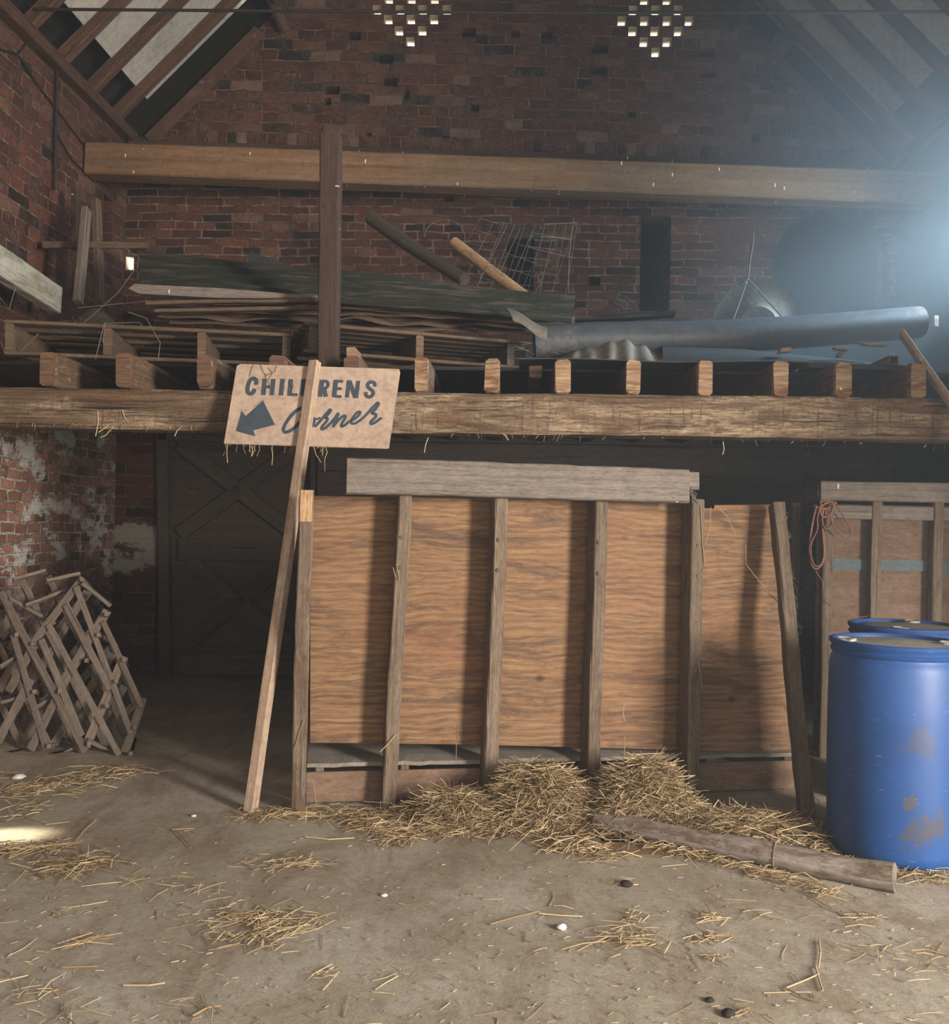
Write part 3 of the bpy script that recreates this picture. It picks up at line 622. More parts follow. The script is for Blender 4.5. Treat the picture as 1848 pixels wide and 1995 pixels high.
obj('wire_tangle', m, MAT['wire'], label='tangle of loose wire between the small pallet and crumpled sheet', category='wire')
# pipe, disc, crumpled sheet, flat sheets
cl = [(1040, 668, 5.78), (1150, 660, 5.8), (1290, 659, 5.85), (1420, 655, 5.92), (1540, 648, 6.0), (1670, 638, 6.08), (1790, 628, 6.15)]
pts = [P(x, y, Y) for x, y, Y in cl]; pr = .105
m = M(); m.tube(pts, pr, 28, False)
inner = M(); inner.tube(pts, pr - .012, 28, False); b = len(m.v); m.add(inner.v, [tuple(reversed(f)) for f in inner.f], inner.uv)
k0 = (len(pts) - 1) * 28
for st in (0, k0):
    for k in range(28):
        j = (k + 1) % 28; f = (st + k, st + j, b + st + j, b + st + k); m.f.append(list(f)); m.uv.append([(0, 0)] * 4); m.mi.append(0)
obj('plastic_pipe', m, MAT['pipe'], smooth=40, label='long bent grey blue pipe lying across the loft in the light shaft', category='pipe')
dc = P(1473, 634, 6.75)
m = M(); m.lathe([(.1, 0), (.1, -.05), (.135, -.05), (.175, -.012), (.30, 0), (.318, -.008), (.318, .02), (.30, .03), (.1, .03)], 40, dc, V((.12, 1, .25)), True)
obj('metal_disc', m, MAT['disc'], smooth=40, label='round dusty metal disc with a hole standing behind the long pipe', category='disc')
m = M(); m.tube([P(1468, 448, 6.5), P(1465, 480, 6.5), P(1460, 510, 6.5), P(1457, 545, 6.5)], [.005, .007, .006, .005], 5); m.tube([P(1457, 540, 6.5), P(1440, 590, 6.45), P(1428, 622, 6.4)], .004, 4); m.tube([P(1458, 545, 6.5), P(1490, 580, 6.45), P(1527, 622, 6.4)], .007, 5)
for k in range(12): m.strand(P(rnd.uniform(1432, 1470), rnd.uniform(545, 590), 6.5), (rnd.uniform(-1, 1), rnd.uniform(-1, 1), rnd.uniform(-1, 1)), .07, .003, .3, .5)
obj('string', m, MAT['rope'], label='stiff dusty string forked over the round disc', category='string')
def crum(u, v):
    top = [(1085, 702), (1130, 672), (1152, 671), (1185, 660), (1212, 650), (1238, 660), (1262, 674), (1290, 692)]
    f = u * (len(top) - 1); i = min(int(f), len(top) - 2); g = f - i
    x, y = top[i][0] + (top[i + 1][0] - top[i][0]) * g, top[i][1] + (top[i + 1][1] - top[i][1]) * g
    bx, by = 1080 + u * 200, 706
    p = P(bx, by, 5.45).lerp(P(x, y, 5.8), v); p.y += .03 * math.sin(u * 34 + v * 2); p.z += .008 * math.sin(u * 34 + 1); return p
m = M(); m.sheet(crum, 50, 8, .004); obj('corrugated_sheet', m, MAT['galv'], smooth=60, label='crumpled pale corrugated iron sheet propped in front of the pipe', category='sheet')
x0, x1 = P(1012, 706, 5.27).x, P(1576, 708, 5.27).x
m = M(); m.sheet(lambda u, v: V((x0 + (x1 - x0) * u, 5.27 + .75 * v, ZJ + .012 + .006 * math.sin(u * 9))), 20, 4, .006); obj('flat_sheet', m, MAT['bluegrey'], label='thin flat sheet laid over the joists in front of the pipe', category='sheet')
def tri(u, v):
    a = P(1290 + 450 * u, 704 + 10 * u, 5.5); b = P(1290 + 450 * u, 665 + 46 * u, 5.85); return a.lerp(b, v)
m = M(); m.sheet(tri, 16, 4, .006); obj('flat_sheet', m, MAT['bluegrey'], label='dark sheet tilted against the pipe, tapering towards the square tube', category='sheet')
m = M(); q = P(1741, 701, 5.35)
for dx, dz, w_, h_ in ((0, .022, .05, .005), (0, -.022, .05, .005), (.0225, 0, .005, .05), (-.0225, 0, .005, .05)): m.abox(q.x + dx - w_ / 2, q.x + dx + w_ / 2, q.y, q.y + 1.2, q.z + dz - h_ / 2, q.z + dz + h_ / 2)
obj('square_tube', m, MAT['galv'], label='open end of a square metal tube beside the leaning board', category='tube')
m = M(); m.timber(P(1756, 650, 5.5), P(1905, 862, 4.95), .028, .07, up=(0, 1, .3), seg=6, jit=.002); obj('board', m, MAT['pole'], label='pale narrow board leaning from the pipe end over the loft beam', category='board')
pslab('plank', [(1110, 625), (1180, 612), (1316, 605), (1316, 613), (1180, 622)], 6.9, .12, MAT['moss'], 'mossy green plank lying behind the pipe under the tall slit', 'plank')
pslab('wood_offcut', [(1522, 678), (1541, 676), (1541, 684), (1520, 686)], 5.62, .08, MAT['pole'], 'small pale block of wood lying on the tilted dark sheet', 'offcut')
pslab('wood_offcut', [(1672, 665), (1730, 669), (1728, 673), (1690, 672)], 5.75, .06, MAT['pole'], 'pale splintered stick below the raised pipe end', 'offcut')
pslab('wood_offcut', [(1625, 676), (1655, 679), (1653, 682), (1628, 680)], 5.65, .05, MAT['pole'], 'short thin sliver of wood near the torn joist end', 'offcut')
pslab('metal_offcut', [(1630, 695), (1636, 685), (1648, 684), (1640, 694)], 5.6, .04, MAT['galv'], 'small bent metal scrap beside the tilted dark sheet', 'offcut')
pslab('board', [(1575, 706), (1760, 712), (1760, 722), (1575, 716)], 5.42, .2, MAT['bluegrey'], 'flat dusty board over the joists next to the thin sheet end', 'board')
m = M(); q = P(1715, 490, 8.2); m.tube([q, P(1711, 594, 8.2)], .022, 10); obj('downpipe', m, MAT['rope'], smooth=50, label='pale upright pipe in the arched recess in the haze', category='pipe')
pslab('bracket', [(1722, 465), (1792, 468), (1792, 474), (1722, 472)], 8.15, .15, MAT['rope'], 'pale wooden bracket on the wall in the brightest haze', 'bracket')
pslab('wood_offcut', [(1820, 614), (1828, 615), (1828, 636), (1820, 634)], 6.6, .03, MAT['pole'], 'small upright pale peg beyond the raised pipe end', 'offcut')
m = M(); q = P(1043, 722, 5.5); m.timber(q, q + V((0, .9, .01)), .075, .085, seg=3, jit=.006); obj('batten', m, MAT['joist_end'], label='short timber end set back between two joists below the wire', category='batten')
m = M(); q = P(684, 684, 5.4); q.z = ZJ + .05; m.timber(q, q + V((0, .8, .0)), .055, .085, seg=3, jit=.004); obj('batten', m, MAT['joist_end'], label='small pale block end beside the foot of the upright post', category='batten')
pslab('wooden_lintel', [(968, 441), (1066, 447), (1066, 466), (968, 462)], YB - .01, .02, MAT['post'], 'wooden lintel let into the bricks over the small slit', 'lintel')

# left corner of the loft
m = M(); m.timber(P(168, 408, 6.7), P(152, 590, 6.45), .05, .08, up=(0, 1, 0), seg=5, jit=.003); obj('board', m, MAT['lattice'], label='grey board leaning in the loft corner, front one of the pair', category='board')
m = M(); m.timber(P(187, 392, 6.95), P(194, 592, 6.7), .05, .085, up=(0, 1, 0), seg=5, jit=.003); obj('board', m, MAT['pallet'], label='brown board leaning in the loft corner next to the slit window', category='board')
m = M(); m.timber(P(148, 368, 7.0), P(150, 575, 6.9), .05, .07, up=(0, 1, 0), seg=4); obj('board', m, MAT['post'], label='dark upright board against the side wall behind the leaning pair', category='board')
m = M(); m.timber(P(84, 477, 6.78), P(289, 478, 6.82), .03, .052, seg=4, jit=.003); obj('batten', m, MAT['pallet'], label='horizontal batten nailed across behind the leaning corner boards', category='batten')
m = M(); m.timber(P(-70, 468, 5.35), P(108, 585, 6.45), .09, .19, seg=8, jit=.006); obj('wall_timber', m, MAT['ledger'], label='whitewashed timber sloping along the side wall above the long pallet', category='timber')
m = M(); q = PX(112, 112, XL + .03); m.tube([q, V((q.x, q.y, PX(114, 376, XL + .03).z))], .011, 8); obj('conduit', m, MAT['iron'], label='thin dark upright rod fixed to the brick side wall', category='rod')
m = M()
for ps in [[(0, 96), (36, 106), (62, 70)], [(38, 110), (70, 160), (112, 214), (172, 294)], [(112, 262), (140, 310), (176, 345)], [(18, 20), (60, 72), (112, 130)]]:
    m.tube([PX(x, y, XL + .02) for x, y in ps], .006, 5)
obj('cable', m, MAT['iron'], label='dark sagging cables clipped along the brick side wall', category='cable')
m = M()
def heap(u, v):
    x = -3.33 + 1.0 * u; y = 6.0 + .9 * v; h = .46 * math.exp(-((u - .32) / .42) ** 2 - ((v - .6) / .4) ** 2)
    return V((x, y, ZD + .03 + h * (1 + .3 * noise.noise(V((u * 6, v * 6, 1))))))
m.sheet(heap, 20, 16, .01)
for k in range(260):
    u, v = rnd.random(), rnd.random(); m.strand(heap(u, v) + V((0, 0, .03)), (rnd.uniform(-1, 1), rnd.uniform(-1, 1), rnd.uniform(-.2, .7)), rnd.uniform(.06, .3), .0022, .25, .5)
obj('dust_heap', m, MAT['dust'], kind='stuff', smooth=60, label='heap of dust, twigs and cobweb in the loft corner by the pallet', category='debris')
m = M()
for ps, Y in [([(160, 632), (230, 570), (262, 525)], 5.6), ([(200, 668), (205, 630), (270, 628), (285, 640)], 5.3), ([(250, 608), (285, 620), (312, 668), (308, 700)], 5.25), ([(186, 700), (198, 650), (204, 628)], 5.28),
              ([(2, 665), (10, 690), (35, 690), (75, 650)], 5.28), ([(0, 580), (18, 602), (30, 560)], 5.2), ([(230, 475), (270, 500), (262, 560)], 6.0), ([(150, 600), (250, 590), (300, 585)], 5.7)]:
    m.tube([P(x, y, Y) for x, y in ps], .0028, 5)
obj('twigs', m, MAT['dust'], kind='stuff', label='dry pale twigs and strands trailing over the long pallet', category='twigs')

# ------------------------------------------------------------------ sign on its leaning pole
pf = PZ(487, 1582, 0); ptop = P(614, 704, 5.1); ax = (ptop - pf).normalized()
sn = V((0, -1, (5.1 - pf.y) / ptop.z)).normalized()     # board faces the viewer, leaning back with the pole
so = ptop + sn * -.02
sg = thing('sign', 'tan board sign reading CHILDRENS Corner on a pale pole leaning against the loft beam', 'sign', pf)
m = M(); e = sn.cross(ax).normalized()
yawm = Matrix.Rotation(math.radians(-20), 3, ax); m.timber(pf, ptop, .054, .05, up=yawm @ -sn, ch=.003, seg=12, jit=.002, wob=.004); obj('pole', m, MAT['pole'], sg)
m = M(); pts = [(468, 709), (777, 719), (779, 724), (757, 873), (751, 874), (436, 864), (437, 858), (461, 713)]
m.prism([PP(x, y, so, sn) for x, y in pts], -sn * .012); board = obj('board', m, MAT['sign'], sg)
def cr(x, y): return 420 + x / 4.863, 690 + y / 4.863
def ink(x, y, lift=.0012): a = cr(x, y); return PP(a[0], a[1], so + sn * lift, sn)
cnt = [0]
def stroke(m, pts, w, close=False):
    cnt[0] += 1; lift = .0008 + .00003 * (cnt[0] % 20)
    # rounded ribbon in the board's plane
    P3 = [ink(x, y, lift) for x, y in pts]; k = w * 1.16 / 4.863 / F * 5.0 / 2
    q = P3
    for _ in range(2 if len(pts) > 2 else 0):
        r = [q[0]]
        for a, b in zip(q, q[1:]): r += [a.lerp(b, .25), a.lerp(b, .75)]
        q = r + [q[-1]]
    vs = []
    for i in range(len(q)):
        t = (q[min(i + 1, len(q) - 1)] - q[max(i - 1, 0)]).normalized(); s = t.cross(sn).normalized() * k; vs += [q[i] + s, q[i] - s]
    m.add(vs, [(2 * i, 2 * i + 1, 2 * i + 3, 2 * i + 2) for i in range(len(q) - 1)])
m = M()
for w_, pts in [(36, [(382, 290), (386, 246), (362, 228), (335, 236), (312, 268), (298, 330), (304, 366), (330, 378), (358, 362), (370, 326)]),
    (40, [(464, 232), (450, 388)]), (40, [(546, 234), (530, 390)]), (28, [(455, 308), (540, 312)]), (40, [(634, 234), (617, 391)]), (40, [(712, 237), (698, 392)]), (26, [(690, 382), (776, 385)]),
    (40, [(836, 238), (822, 394)]), (30, [(836, 250), (874, 256), (892, 310), (876, 378), (826, 384)]), (40, [(1008, 244), (988, 404)]), (28, [(1008, 256), (1052, 256), (1068, 285), (1050, 322), (1000, 328)]), (36, [(1026, 325), (1044, 404)]),
    (40, [(1138, 244), (1120, 408)]), (26, [(1136, 256), (1208, 258)]), (26, [(1130, 326), (1194, 328)]), (26, [(1122, 398), (1192, 402)]), (34, [(1262, 248), (1242, 412)]), (38, [(1264, 252), (1326, 414)]), (34, [(1350, 252), (1330, 416)]),
    (32, [(1504, 308), (1508, 276), (1482, 262), (1450, 268), (1434, 296), (1450, 322), (1486, 346), (1494, 378), (1468, 406), (1434, 404), (1420, 382), (1424, 358)])]: stroke(m, pts, w_)
obj('lettering', m, MAT['paint'], sg, label='grey blue block capitals')
m = M()
for w_, pts in [(30, [(806, 596), (832, 545), (818, 512), (782, 520), (722, 570), (664, 650), (636, 712), (652, 742), (692, 734), (742, 704), (800, 640)]),
    (24, [(892, 600), (852, 660), (850, 708), (890, 704), (938, 648), (928, 602), (892, 604)]), (18, [(926, 606), (960, 618), (990, 600)]),
    (24, [(935, 690), (985, 640), (1048, 560), (1086, 518), (1090, 538), (1048, 590), (1034, 604), (1064, 604), (1050, 640), (1002, 690), (1000, 714), (1034, 704), (1088, 656), (1130, 605), (1164, 556)]),
    (26, [(1164, 556), (1110, 692)]), (24, [(1112, 686), (1172, 612), (1218, 578), (1234, 592), (1192, 660), (1186, 686), (1212, 682), (1262, 640)]),
    (22, [(1262, 640), (1322, 612), (1372, 562), (1366, 540), (1330, 558), (1286, 620), (1280, 654), (1310, 662), (1372, 626), (1440, 560)]),
    (24, [(1440, 560), (1500, 490), (1538, 455), (1546, 474), (1502, 534), (1470, 562), (1526, 568), (1510, 602), (1464, 642), (1468, 664), (1502, 654), (1572, 602)])]: stroke(m, pts, w_)
obj('lettering', m, MAT['paint'], sg, label='grey blue flowing script')
m = M(); q = [ink(x, y, .001) for x, y in [(448, 438), (562, 668), (357, 722), (375, 778), (190, 728), (245, 535), (285, 585)]]
m.add(q, [tuple(t) for t in tessellate_polygon([q])]); obj('arrow', m, MAT['paint'], sg, label='solid grey blue arrow')
m = M()
for ps in [[(322, 215), (335, 150), (360, 100)], [(425, 100), (460, 180), (490, 200), (560, 165), (580, 110)], [(500, 130), (540, 180), (500, 250), (520, 330)], [(470, 190), (480, 240)], [(700, 260), (730, 330), (745, 290)]]:
    m.tube([ink(x, y, .006) for x, y in ps], .0016, 4, c=.2)
for k in range(26):
    x = rnd.uniform(90, 1100); y = 830 + (x - 80) * .033 + 12
    if 760 < x < 900: continue
    a = ink(x, y, -.004); L = rnd.uniform(.01, .07); m.tube([a, a + V((rnd.uniform(-.01, .01), 0, -L * .5)), a + V((rnd.uniform(-.02, .02), 0, -L))], .0014, 3, c=rnd.uniform(.3, .9))
for ps in [[(110, 850), (105, 940), (112, 1030)], [(340, 870), (350, 920), (335, 970)], [(530, 880), (540, 960), (532, 1050)], [(1040, 880), (1055, 930), (1030, 1000), (1035, 1110)], [(925, 870), (950, 950), (1000, 1030)]]:
    m.tube([ink(x, y, -.004) for x, y in ps], .0022, 4, c=.75)
obj('caught_straw', m, MAT['straw'], kind='stuff', label='wisps of straw and cobweb caught along the edges of the sign', category='straw')

# ------------------------------------------------------------------ plywood feeder
A = PZ(580, 1586); B = PZ(1350, 1561)
fu = (B - A).normalized(); fw = (V((0, .12, 1.6)) - fu * V((0, .12, 1.6)).dot(fu)).normalized(); fnrm = fu.cross(fw).normalized()   # towards viewer
if fnrm.y > 0: fnrm = -fnrm
def FP(px, py, back=0.0): return PP(px, py, A - fnrm * back, fnrm)
fd = thing('hay_feeder', 'wide plywood hay feeder with six upright posts standing in the middle of the floor', 'feeder', V(((A.x + B.x) / 2, (A.y + B.y) / 2, 0)))
PD = .14; GAP = .045
posts = [((597, 958), (580, 1586)), ((787, 962), (758, 1574)), ((974, 968), (953, 1571)), ((1166, 972), (1155, 1567)), ((1350, 975), (1350, 1561))]
for i, (tp, ft) in enumerate(posts):
    p1 = FP(tp[0], tp[1], PD / 2); p0 = FP(ft[0], ft[1], 0); p0 = p0 - fnrm * PD / 2; p0.z = 0.0
    m = M(); m.timber(p0, p1, .07, PD, up=-fnrm, ch=.007, seg=14, jit=.005, wob=.006)
    o = obj('post', m, MAT['post_grey'], fd)
    if i == 0:
        m = M(); a = p0.lerp(p1, .975); m.timber(p0.lerp(p1, .9) + fnrm * (PD / 2 + .003), p1 + fnrm * (PD / 2 + .001), .06, .01, up=-fnrm, seg=3, jit=.003); obj('bare_wood', m, MAT['plain_pole'], o, label='pale split top')
    if i in (1, 2, 3, 4):
        for y in ({1: (1047, 1106), 2: (1052, 1111), 3: (1057, 1117), 4: (1063, 1122)}[i]):
            x = tp[0] + (ft[0] - tp[0]) * (y - tp[1]) / (ft[1] - tp[1]) + (0, -3, -1, 1, 8)[i]
            m = M(); m.lathe([(0, .008), (.007, .006), (.011, 0), (.011, -.004)], 12, FP(x, y, 0), fnrm); obj('bolt', m, MAT['bolt'], o, smooth=40)
# splayed end post
ft = PZ(1577, 1598); tp = FP(1513, 984, .05)
m = M(); m.timber(ft + V((0, .05, 0)), tp, .068, .1, up=V((0, 1, .2)), ch=.008, seg=14, jit=.006, wob=.01); o6 = obj('post', m, MAT['post_grey'], fd, label='splayed end post')
for y in (1062, 1118):
    q = ft.lerp(tp, (1598 - y) / (1598 - 984.)); m = M(); m.lathe([(0, .01), (.012, .0)], 10, q + V((.0, -.004, 0)), V((0, -1, 0))); obj('bolt', m, MAT['iron'], o6)
# plywood
bk = PD + GAP; e2 = fw
def fuv(p): return ((p - A).dot(fu) + 1.2, (p - A).dot(e2))
m = M(); pts = [(604, 966), (1340, 979), (1370, 990), (1390, 991), (1392, 984), (1510, 983), (1546, 1467), (1350, 1462), (1140, 1456), (880, 1450), (604, 1447)]
m.prism([FP(x, y, bk) for x, y in pts], -fnrm * .018, fuv); obj('plywood_panel', m, MAT['ply'], fd, label='orange brown plywood with dark streaks and knots')
# trough shelf, kickboard, blocks
a = FP(598, 1494, PD + .0); b = FP(1548, 1512, PD + .0); zsh = .2
def shelf(u, v):
    p = a.lerp(b, u); p.z = zsh; q = p - V((fnrm.x, fnrm.y, 0)).normalized() * (.75 * v); q.z = zsh + .005 * noise.noise(V((u * 8, v * 3, 2))) + .015 * v
    if v == 0: q += V((fnrm.x, fnrm.y, 0)) * (.008 * noise.noise(V((u * 40, 1, 1)))); q.z -= .004 + .006 * noise.noise(V((u * 30, 5, 1)))
    return q
m = M(); m.sheet(shelf, 60, 6, .02); obj('trough_shelf', m, plain('dusty_shelf', '7d7468', '938a7e', 8, .95, .3), fd, label='dusty grey shelf under the plywood')
zk = .165
pk0, pk1 = FP(596, 1560, PD), FP(1546, 1575, PD)
pk0.z = pk1.z = .0
m = M(); m.prism([pk0 + V((0, 0, .012)), pk1 + V((0, 0, .012)), pk1 + V((0, 0, zk)), pk0 + V((0, 0, zk))], -fnrm * .02); obj('kick_board', m, MAT['plywood2'], fd, label='low orange plywood board at the foot')
for px in (622, 787, 976, 1160, 1380, 1530):
    q = FP(px, 1503, PD + .03); m = M(); m.timber(V((q.x, q.y, .0)), V((q.x, q.y, zsh - .01)), .05, .045, up=fu, seg=2); obj('block', m, MAT['post_grey'], fd)
# top rails
m = M(); c0_ = (FP(675, 928, -.03)); c1_ = FP(1338, 948, -.03); hr = (FP(675, 893, -.03) - FP(675, 962, -.03)).length
m.timber(c0_, c1_, .075, hr, up=fw, ch=.008, seg=24, jit=.004, wob=.006); obj('top_rail', m, MAT['grey_wood'], fd, label='grey weathered top rail spotted white')
m = M(); c0_ = FP(980, 928, .06); c1_ = FP(1356, 938, .06); m.timber(c0_, c1_, .08, .1, up=fw, seg=8, jit=.004); obj('back_rail', m, MAT['grey_wood'], fd)
m = M()
for k in range(5): m.tube([FP(1344 + rnd.uniform(-3, 8), 945 + rnd.uniform(0, 10), .0), FP(1350 + rnd.uniform(-6, 8), 962, -.01), FP(1352 + rnd.uniform(-8, 8), 980, -.005)], .003, 5)
obj('rope_tie', m, MAT['rope'], fd, label='frayed string lashing')
m = M()
for ps in [[(1384, 988), (1382, 1030), (1372, 1062)], [(1395, 985), (1415, 1005), (1432, 1040)], [(1365, 985), (1368, 1060), (1372, 1100)], [(1352, 1310), (1360, 1290), (1368, 1340)], [(890, 1410), (889, 1440), (888, 1478)], [(575, 1455), (584, 1425), (592, 1402)], [(608, 1518), (612, 1540), (616, 1566)], [(765, 1105), (770, 1124), (778, 1130), (772, 1100)], [(740, 1465), (755, 1450), (772, 1430)], [(1215, 1370), (1213, 1390), (1216, 1405)], [(1216, 1435), (1216, 1478)], [(1452, 1060), (1453, 1100), (1500, 1160), (1535, 1190)]]:
    m.tube([FP(x, y, -.01 if x not in (889,) else .1) for x, y in ps], .0025, 4, c=rnd.uniform(.4, .8))
for k in range(60):
    t = rnd.random(); q = ft.lerp(tp, t) + V((.045, .02, 0)); m.strand(q, (rnd.uniform(-.3, .6), rnd.uniform(-1, .3), rnd.uniform(-1, .3)), rnd.uniform(.03, .07), .0015, .4, rnd.uniform(.1, .4))
obj('caught_straw', m, MAT['straw'], fd, kind='stuff', label='stray stalks of straw')

# ------------------------------------------------------------------ far feeder behind the drums
Y2 = 5.95; x0 = P(1596, 960, Y2).x; ztop = P(1700, 939, Y2).z; zlo = P(1700, 977, Y2).z; x1 = XR - .05
f2 = thing('hay_feeder', 'further timber feeder standing behind the blue drums, orange twine on its corner', 'feeder', (x0 + .6, Y2 + .3, 0))
m = M(); m.timber(V((x0, Y2, (ztop + zlo) / 2)), V((x1, Y2, (ztop + zlo) / 2)), .06, ztop - zlo, seg=8, jit=.004); obj('top_rail', m, MAT['grey_wood'], f2)
m = M(); m.timber(V((x0 + .02, Y2 + .03, (ztop + zlo) / 2 - .01)), V((x0 + .02, Y2 + .62, (ztop + zlo) / 2 - .01)), .05, ztop - zlo - .02, seg=4, jit=.004); obj('side_rail', m, MAT['post_grey'], f2)
z3, z4 = P(1700, 985, Y2).z, P(1700, 1012, Y2).z
m = M(); m.timber(V((x0 + .03, Y2 + .03, (z3 + z4) / 2)), V((x1, Y2 + .03, (z3 + z4) / 2)), .03, z3 - z4, seg=6); obj('lower_rail', m, MAT['grey_wood'], f2)
m = M(); m.abox(x0 + .02, x1, Y2 + .1, Y2 + .118, .3, zlo - .02); obj('plywood_panel', m, MAT['plywood2'], f2)
z5, z6 = P(1650, 1089, Y2 + .09).z, P(1650, 1110, Y2 + .09).z
m = M(); m.abox(x0 + .03, x1, Y2 + .088, Y2 + .1, z6, z5); obj('painted_band', m, plain('pale_blue_paint', '556164', '657173', 12, .8), f2, label='faded pale blue band')
for px in (1612, 1706, 1826):
    xq = P(px, 1050, Y2).x; m = M(); m.timber(V((xq, Y2 + .04, 0)), V((xq + .01, Y2 + .04, zlo)), .06, .07, up=(0, 1, 0), seg=6, jit=.004); obj('post', m, MAT['post_grey'], f2)
m = M(); m.timber(V((x0 + .03, Y2 + .6, 0)), V((x0 + .03, Y2 + .6, zlo)), .06, .07, up=(0, 1, 0), seg=5, jit=.004); obj('post', m, MAT['post_grey'], f2)
m = M(); m.abox(x0 + .02, x1, Y2 + .09, Y2 + .12, .02, .22); obj('kick_board', m, MAT['plywood2'], f2)
m = M(); Yt = Y2 - .05
def loop(pts, r=.006): 
    q = [P(x, y, Yt + rnd.uniform(-.02, .02)) for x, y in pts]
    for _ in range(2):
        s = [q[0]]
        for a_, b_ in zip(q, q[1:]): s += [a_.lerp(b_, .25), a_.lerp(b_, .75)]
        q = s + [q[-1]]
    m.tube(q, r, 6)
loop([(1590, 985), (1582, 1020), (1576, 1060), (1578, 1100), (1590, 1112), (1604, 1095), (1608, 1060), (1600, 1020), (1604, 990)])
loop([(1600, 980), (1590, 1010), (1594, 1030), (1576, 1062), (1584, 1108), (1606, 1096), (1602, 1030)], .005)
loop([(1616, 985), (1618, 1015), (1630, 1035), (1648, 1050), (1658, 1044), (1656, 1030), (1640, 1000), (1628, 985)], .005)
loop([(1596, 978), (1612, 974), (1624, 982), (1620, 1000), (1606, 1010), (1596, 1000), (1602, 982), (1618, 978)], .007)
loop([(1585, 985), (1600, 992), (1618, 990), (1628, 978)], .008); loop([(1602, 990), (1600, 1020), (1610, 1034), (1622, 1016), (1614, 992)], .006)
loop([(1588, 1112), (1596, 1124), (1604, 1136), (1600, 1150), (1612, 1170), (1640, 1188), (1670, 1204), (1690, 1200)], .0025)
obj('baler_twine', m, MAT['twine'], smooth=60, label='tangled loops of orange baler twine hanging at the feeder corner', category='twine')

# ------------------------------------------------------------------ drums
def drum(cx, cy, label, mat, lidm, ang):
    t = thing('drum', label, 'drum', (cx, cy, 0), group='blue plastic drums'); H = .955; r = .287
    m = M(); m.lathe([(.0, .012), (r - .05, .008), (r - .03, 0), (r - .008, .02), (r, .06), (r + .004, .3), (r + .004, .62), (r, .84), (r - .006, .872), (r - .012, .882), (r - .014, .892), (r - .006, .90), (r - .002, .91), (r - .010, .918), (r - .008, .928), (r, .936), (r + .002, .95), (r - .004, H), (r - .016, H), (r - .022, .945), (r - .026, .915), (.0, .912)], 64, (cx, cy, 0)); obj('body', m, mat, t, smooth=40)
    m = M(); m.lathe([(r - .05, .912), (r - .055, .935), (r - .065, .942), (r - .09, .945), (0, .948)], 48, (cx + .012, cy - .01, 0)); obj('lid', m, lidm, t, smooth=40, label='dusty grey lid')
    for a_ in (ang, ang + math.pi):
        q = V((cx + (r - .07) * math.cos(a_), cy + (r - .07) * math.sin(a_), .945)); m = M(); m.lathe([(.045, -.02), (.045, .008), (.036, .012), (.03, .004), (0, .004)], 20, q); obj('bung', m, MAT['bung'], t, smooth=40)
    return t
b1 = PZ(1737, 1600); drum(1.765, 4.27, 'blue plastic drum with muddy stains, standing nearest on the floor', MAT['blue'], MAT['lid'], math.radians(170))
drum(2.12, 5.02, 'darker blue drum mostly hidden behind the stained one', MAT['navy'], MAT['lid'], math.radians(60))

# ------------------------------------------------------------------ log
lg0, lg1 = PZ(1162, 1622), PZ(1748, 1744)
d = (lg1 - lg0); m = M(); n_ = 14; pts = []; rs = []
for k in range(n_ + 1):
    t = k / n_; r = .042 + .016 * t + .003 * math.sin(t * 13); pts.append(lg0.lerp(lg1, t) + V((0, .03, r + .004 * math.sin(t * 6)))); rs.append(r)
m.tube(pts, rs, 20); q = lg0.lerp(lg1, .62) 
for v in m.v:
    v += V((noise.noise(v * 9), noise.noise(v * 9 + V((5, 0, 0))), noise.noise(v * 9 + V((0, 7, 0))) * .5)) * .006
    if v.z < .001: v.z = .001
obj('log', m, MAT['log'], smooth=50, label='long round grey fence post lying on the floor in front of the straw', category='log')
m = M(); t = .66; c_ = pts[9]; ax_ = d.normalized(); e1 = ax_.cross(V((0, 0, 1))).normalized()
m.tube([c_ + (e1 * math.cos(a_) + V((0, 0, 1)) * math.sin(a_)) * (rs[9] + .004) for a_ in [i * .5 - .6 for i in range(9)]], .0025, 4); obj('string', m, MAT['plain_pole'], label='thin string tied round the lying fence post', category='string')

# ------------------------------------------------------------------ lattice hurdles
lo = PZ(244, 1472); ln = V((0, -1, .16)).normalized()
A1 = [((61, 1257), (160, 1128)), ((113, 1349), (207, 1192)), ((169, 1451), (240, 1282)), ((244, 1472), (279, 1362)), ((4, 1180), (60, 1100)), ((18, 1345), (66, 1258)), ((2, 1432), (60, 1325)), ((60, 1462), (118, 1345))]
A2 = [((8, 1160), (166, 1458)), ((100, 1222), (232, 1466)), ((153, 1149), (256, 1424)), ((133, 1182), (215, 1340)), ((30, 1240), (92, 1455)), ((85, 1250), (160, 1430)), ((205, 1215), (278, 1375))]
def hurdle(label, off, dx, s1, s2, seed, sc=1.0):
    rr = random.Random(seed); o = lo - ln * off + V((0, 0, 0)); t = thing('lattice_hurdle', label, 'hurdle', o, group='lattice hurdles against the side wall')
    for i, (a_, b_) in enumerate(s1 + s2):
        lay = 0 if i < len(s1) else -.018
        p0 = PP(a_[0], a_[1], lo, ln) + V((dx, 0, 0)) - ln * (off + lay); p1 = PP(b_[0], b_[1], lo, ln) + V((dx, 0, 0)) - ln * (off + lay)
        e_ = (p1 - p0) * .02
        p0 = p0 - e_; p1 = p1 + e_; p0.z = max(p0.z, .02); p0.x = max(p0.x, XL + .06); p1.x = max(p1.x, XL + .06)
        if (p1 - p0).length < .1: continue
        m = M(); m.timber(p0, p1, .016, (rr.uniform(.046, .054) if lay == 0 else rr.uniform(.034, .042)), up=ln.cross(p1 - p0), ch=.003, seg=3, jit=.003); obj('batten', m, MAT['lattice'], t)
    return t
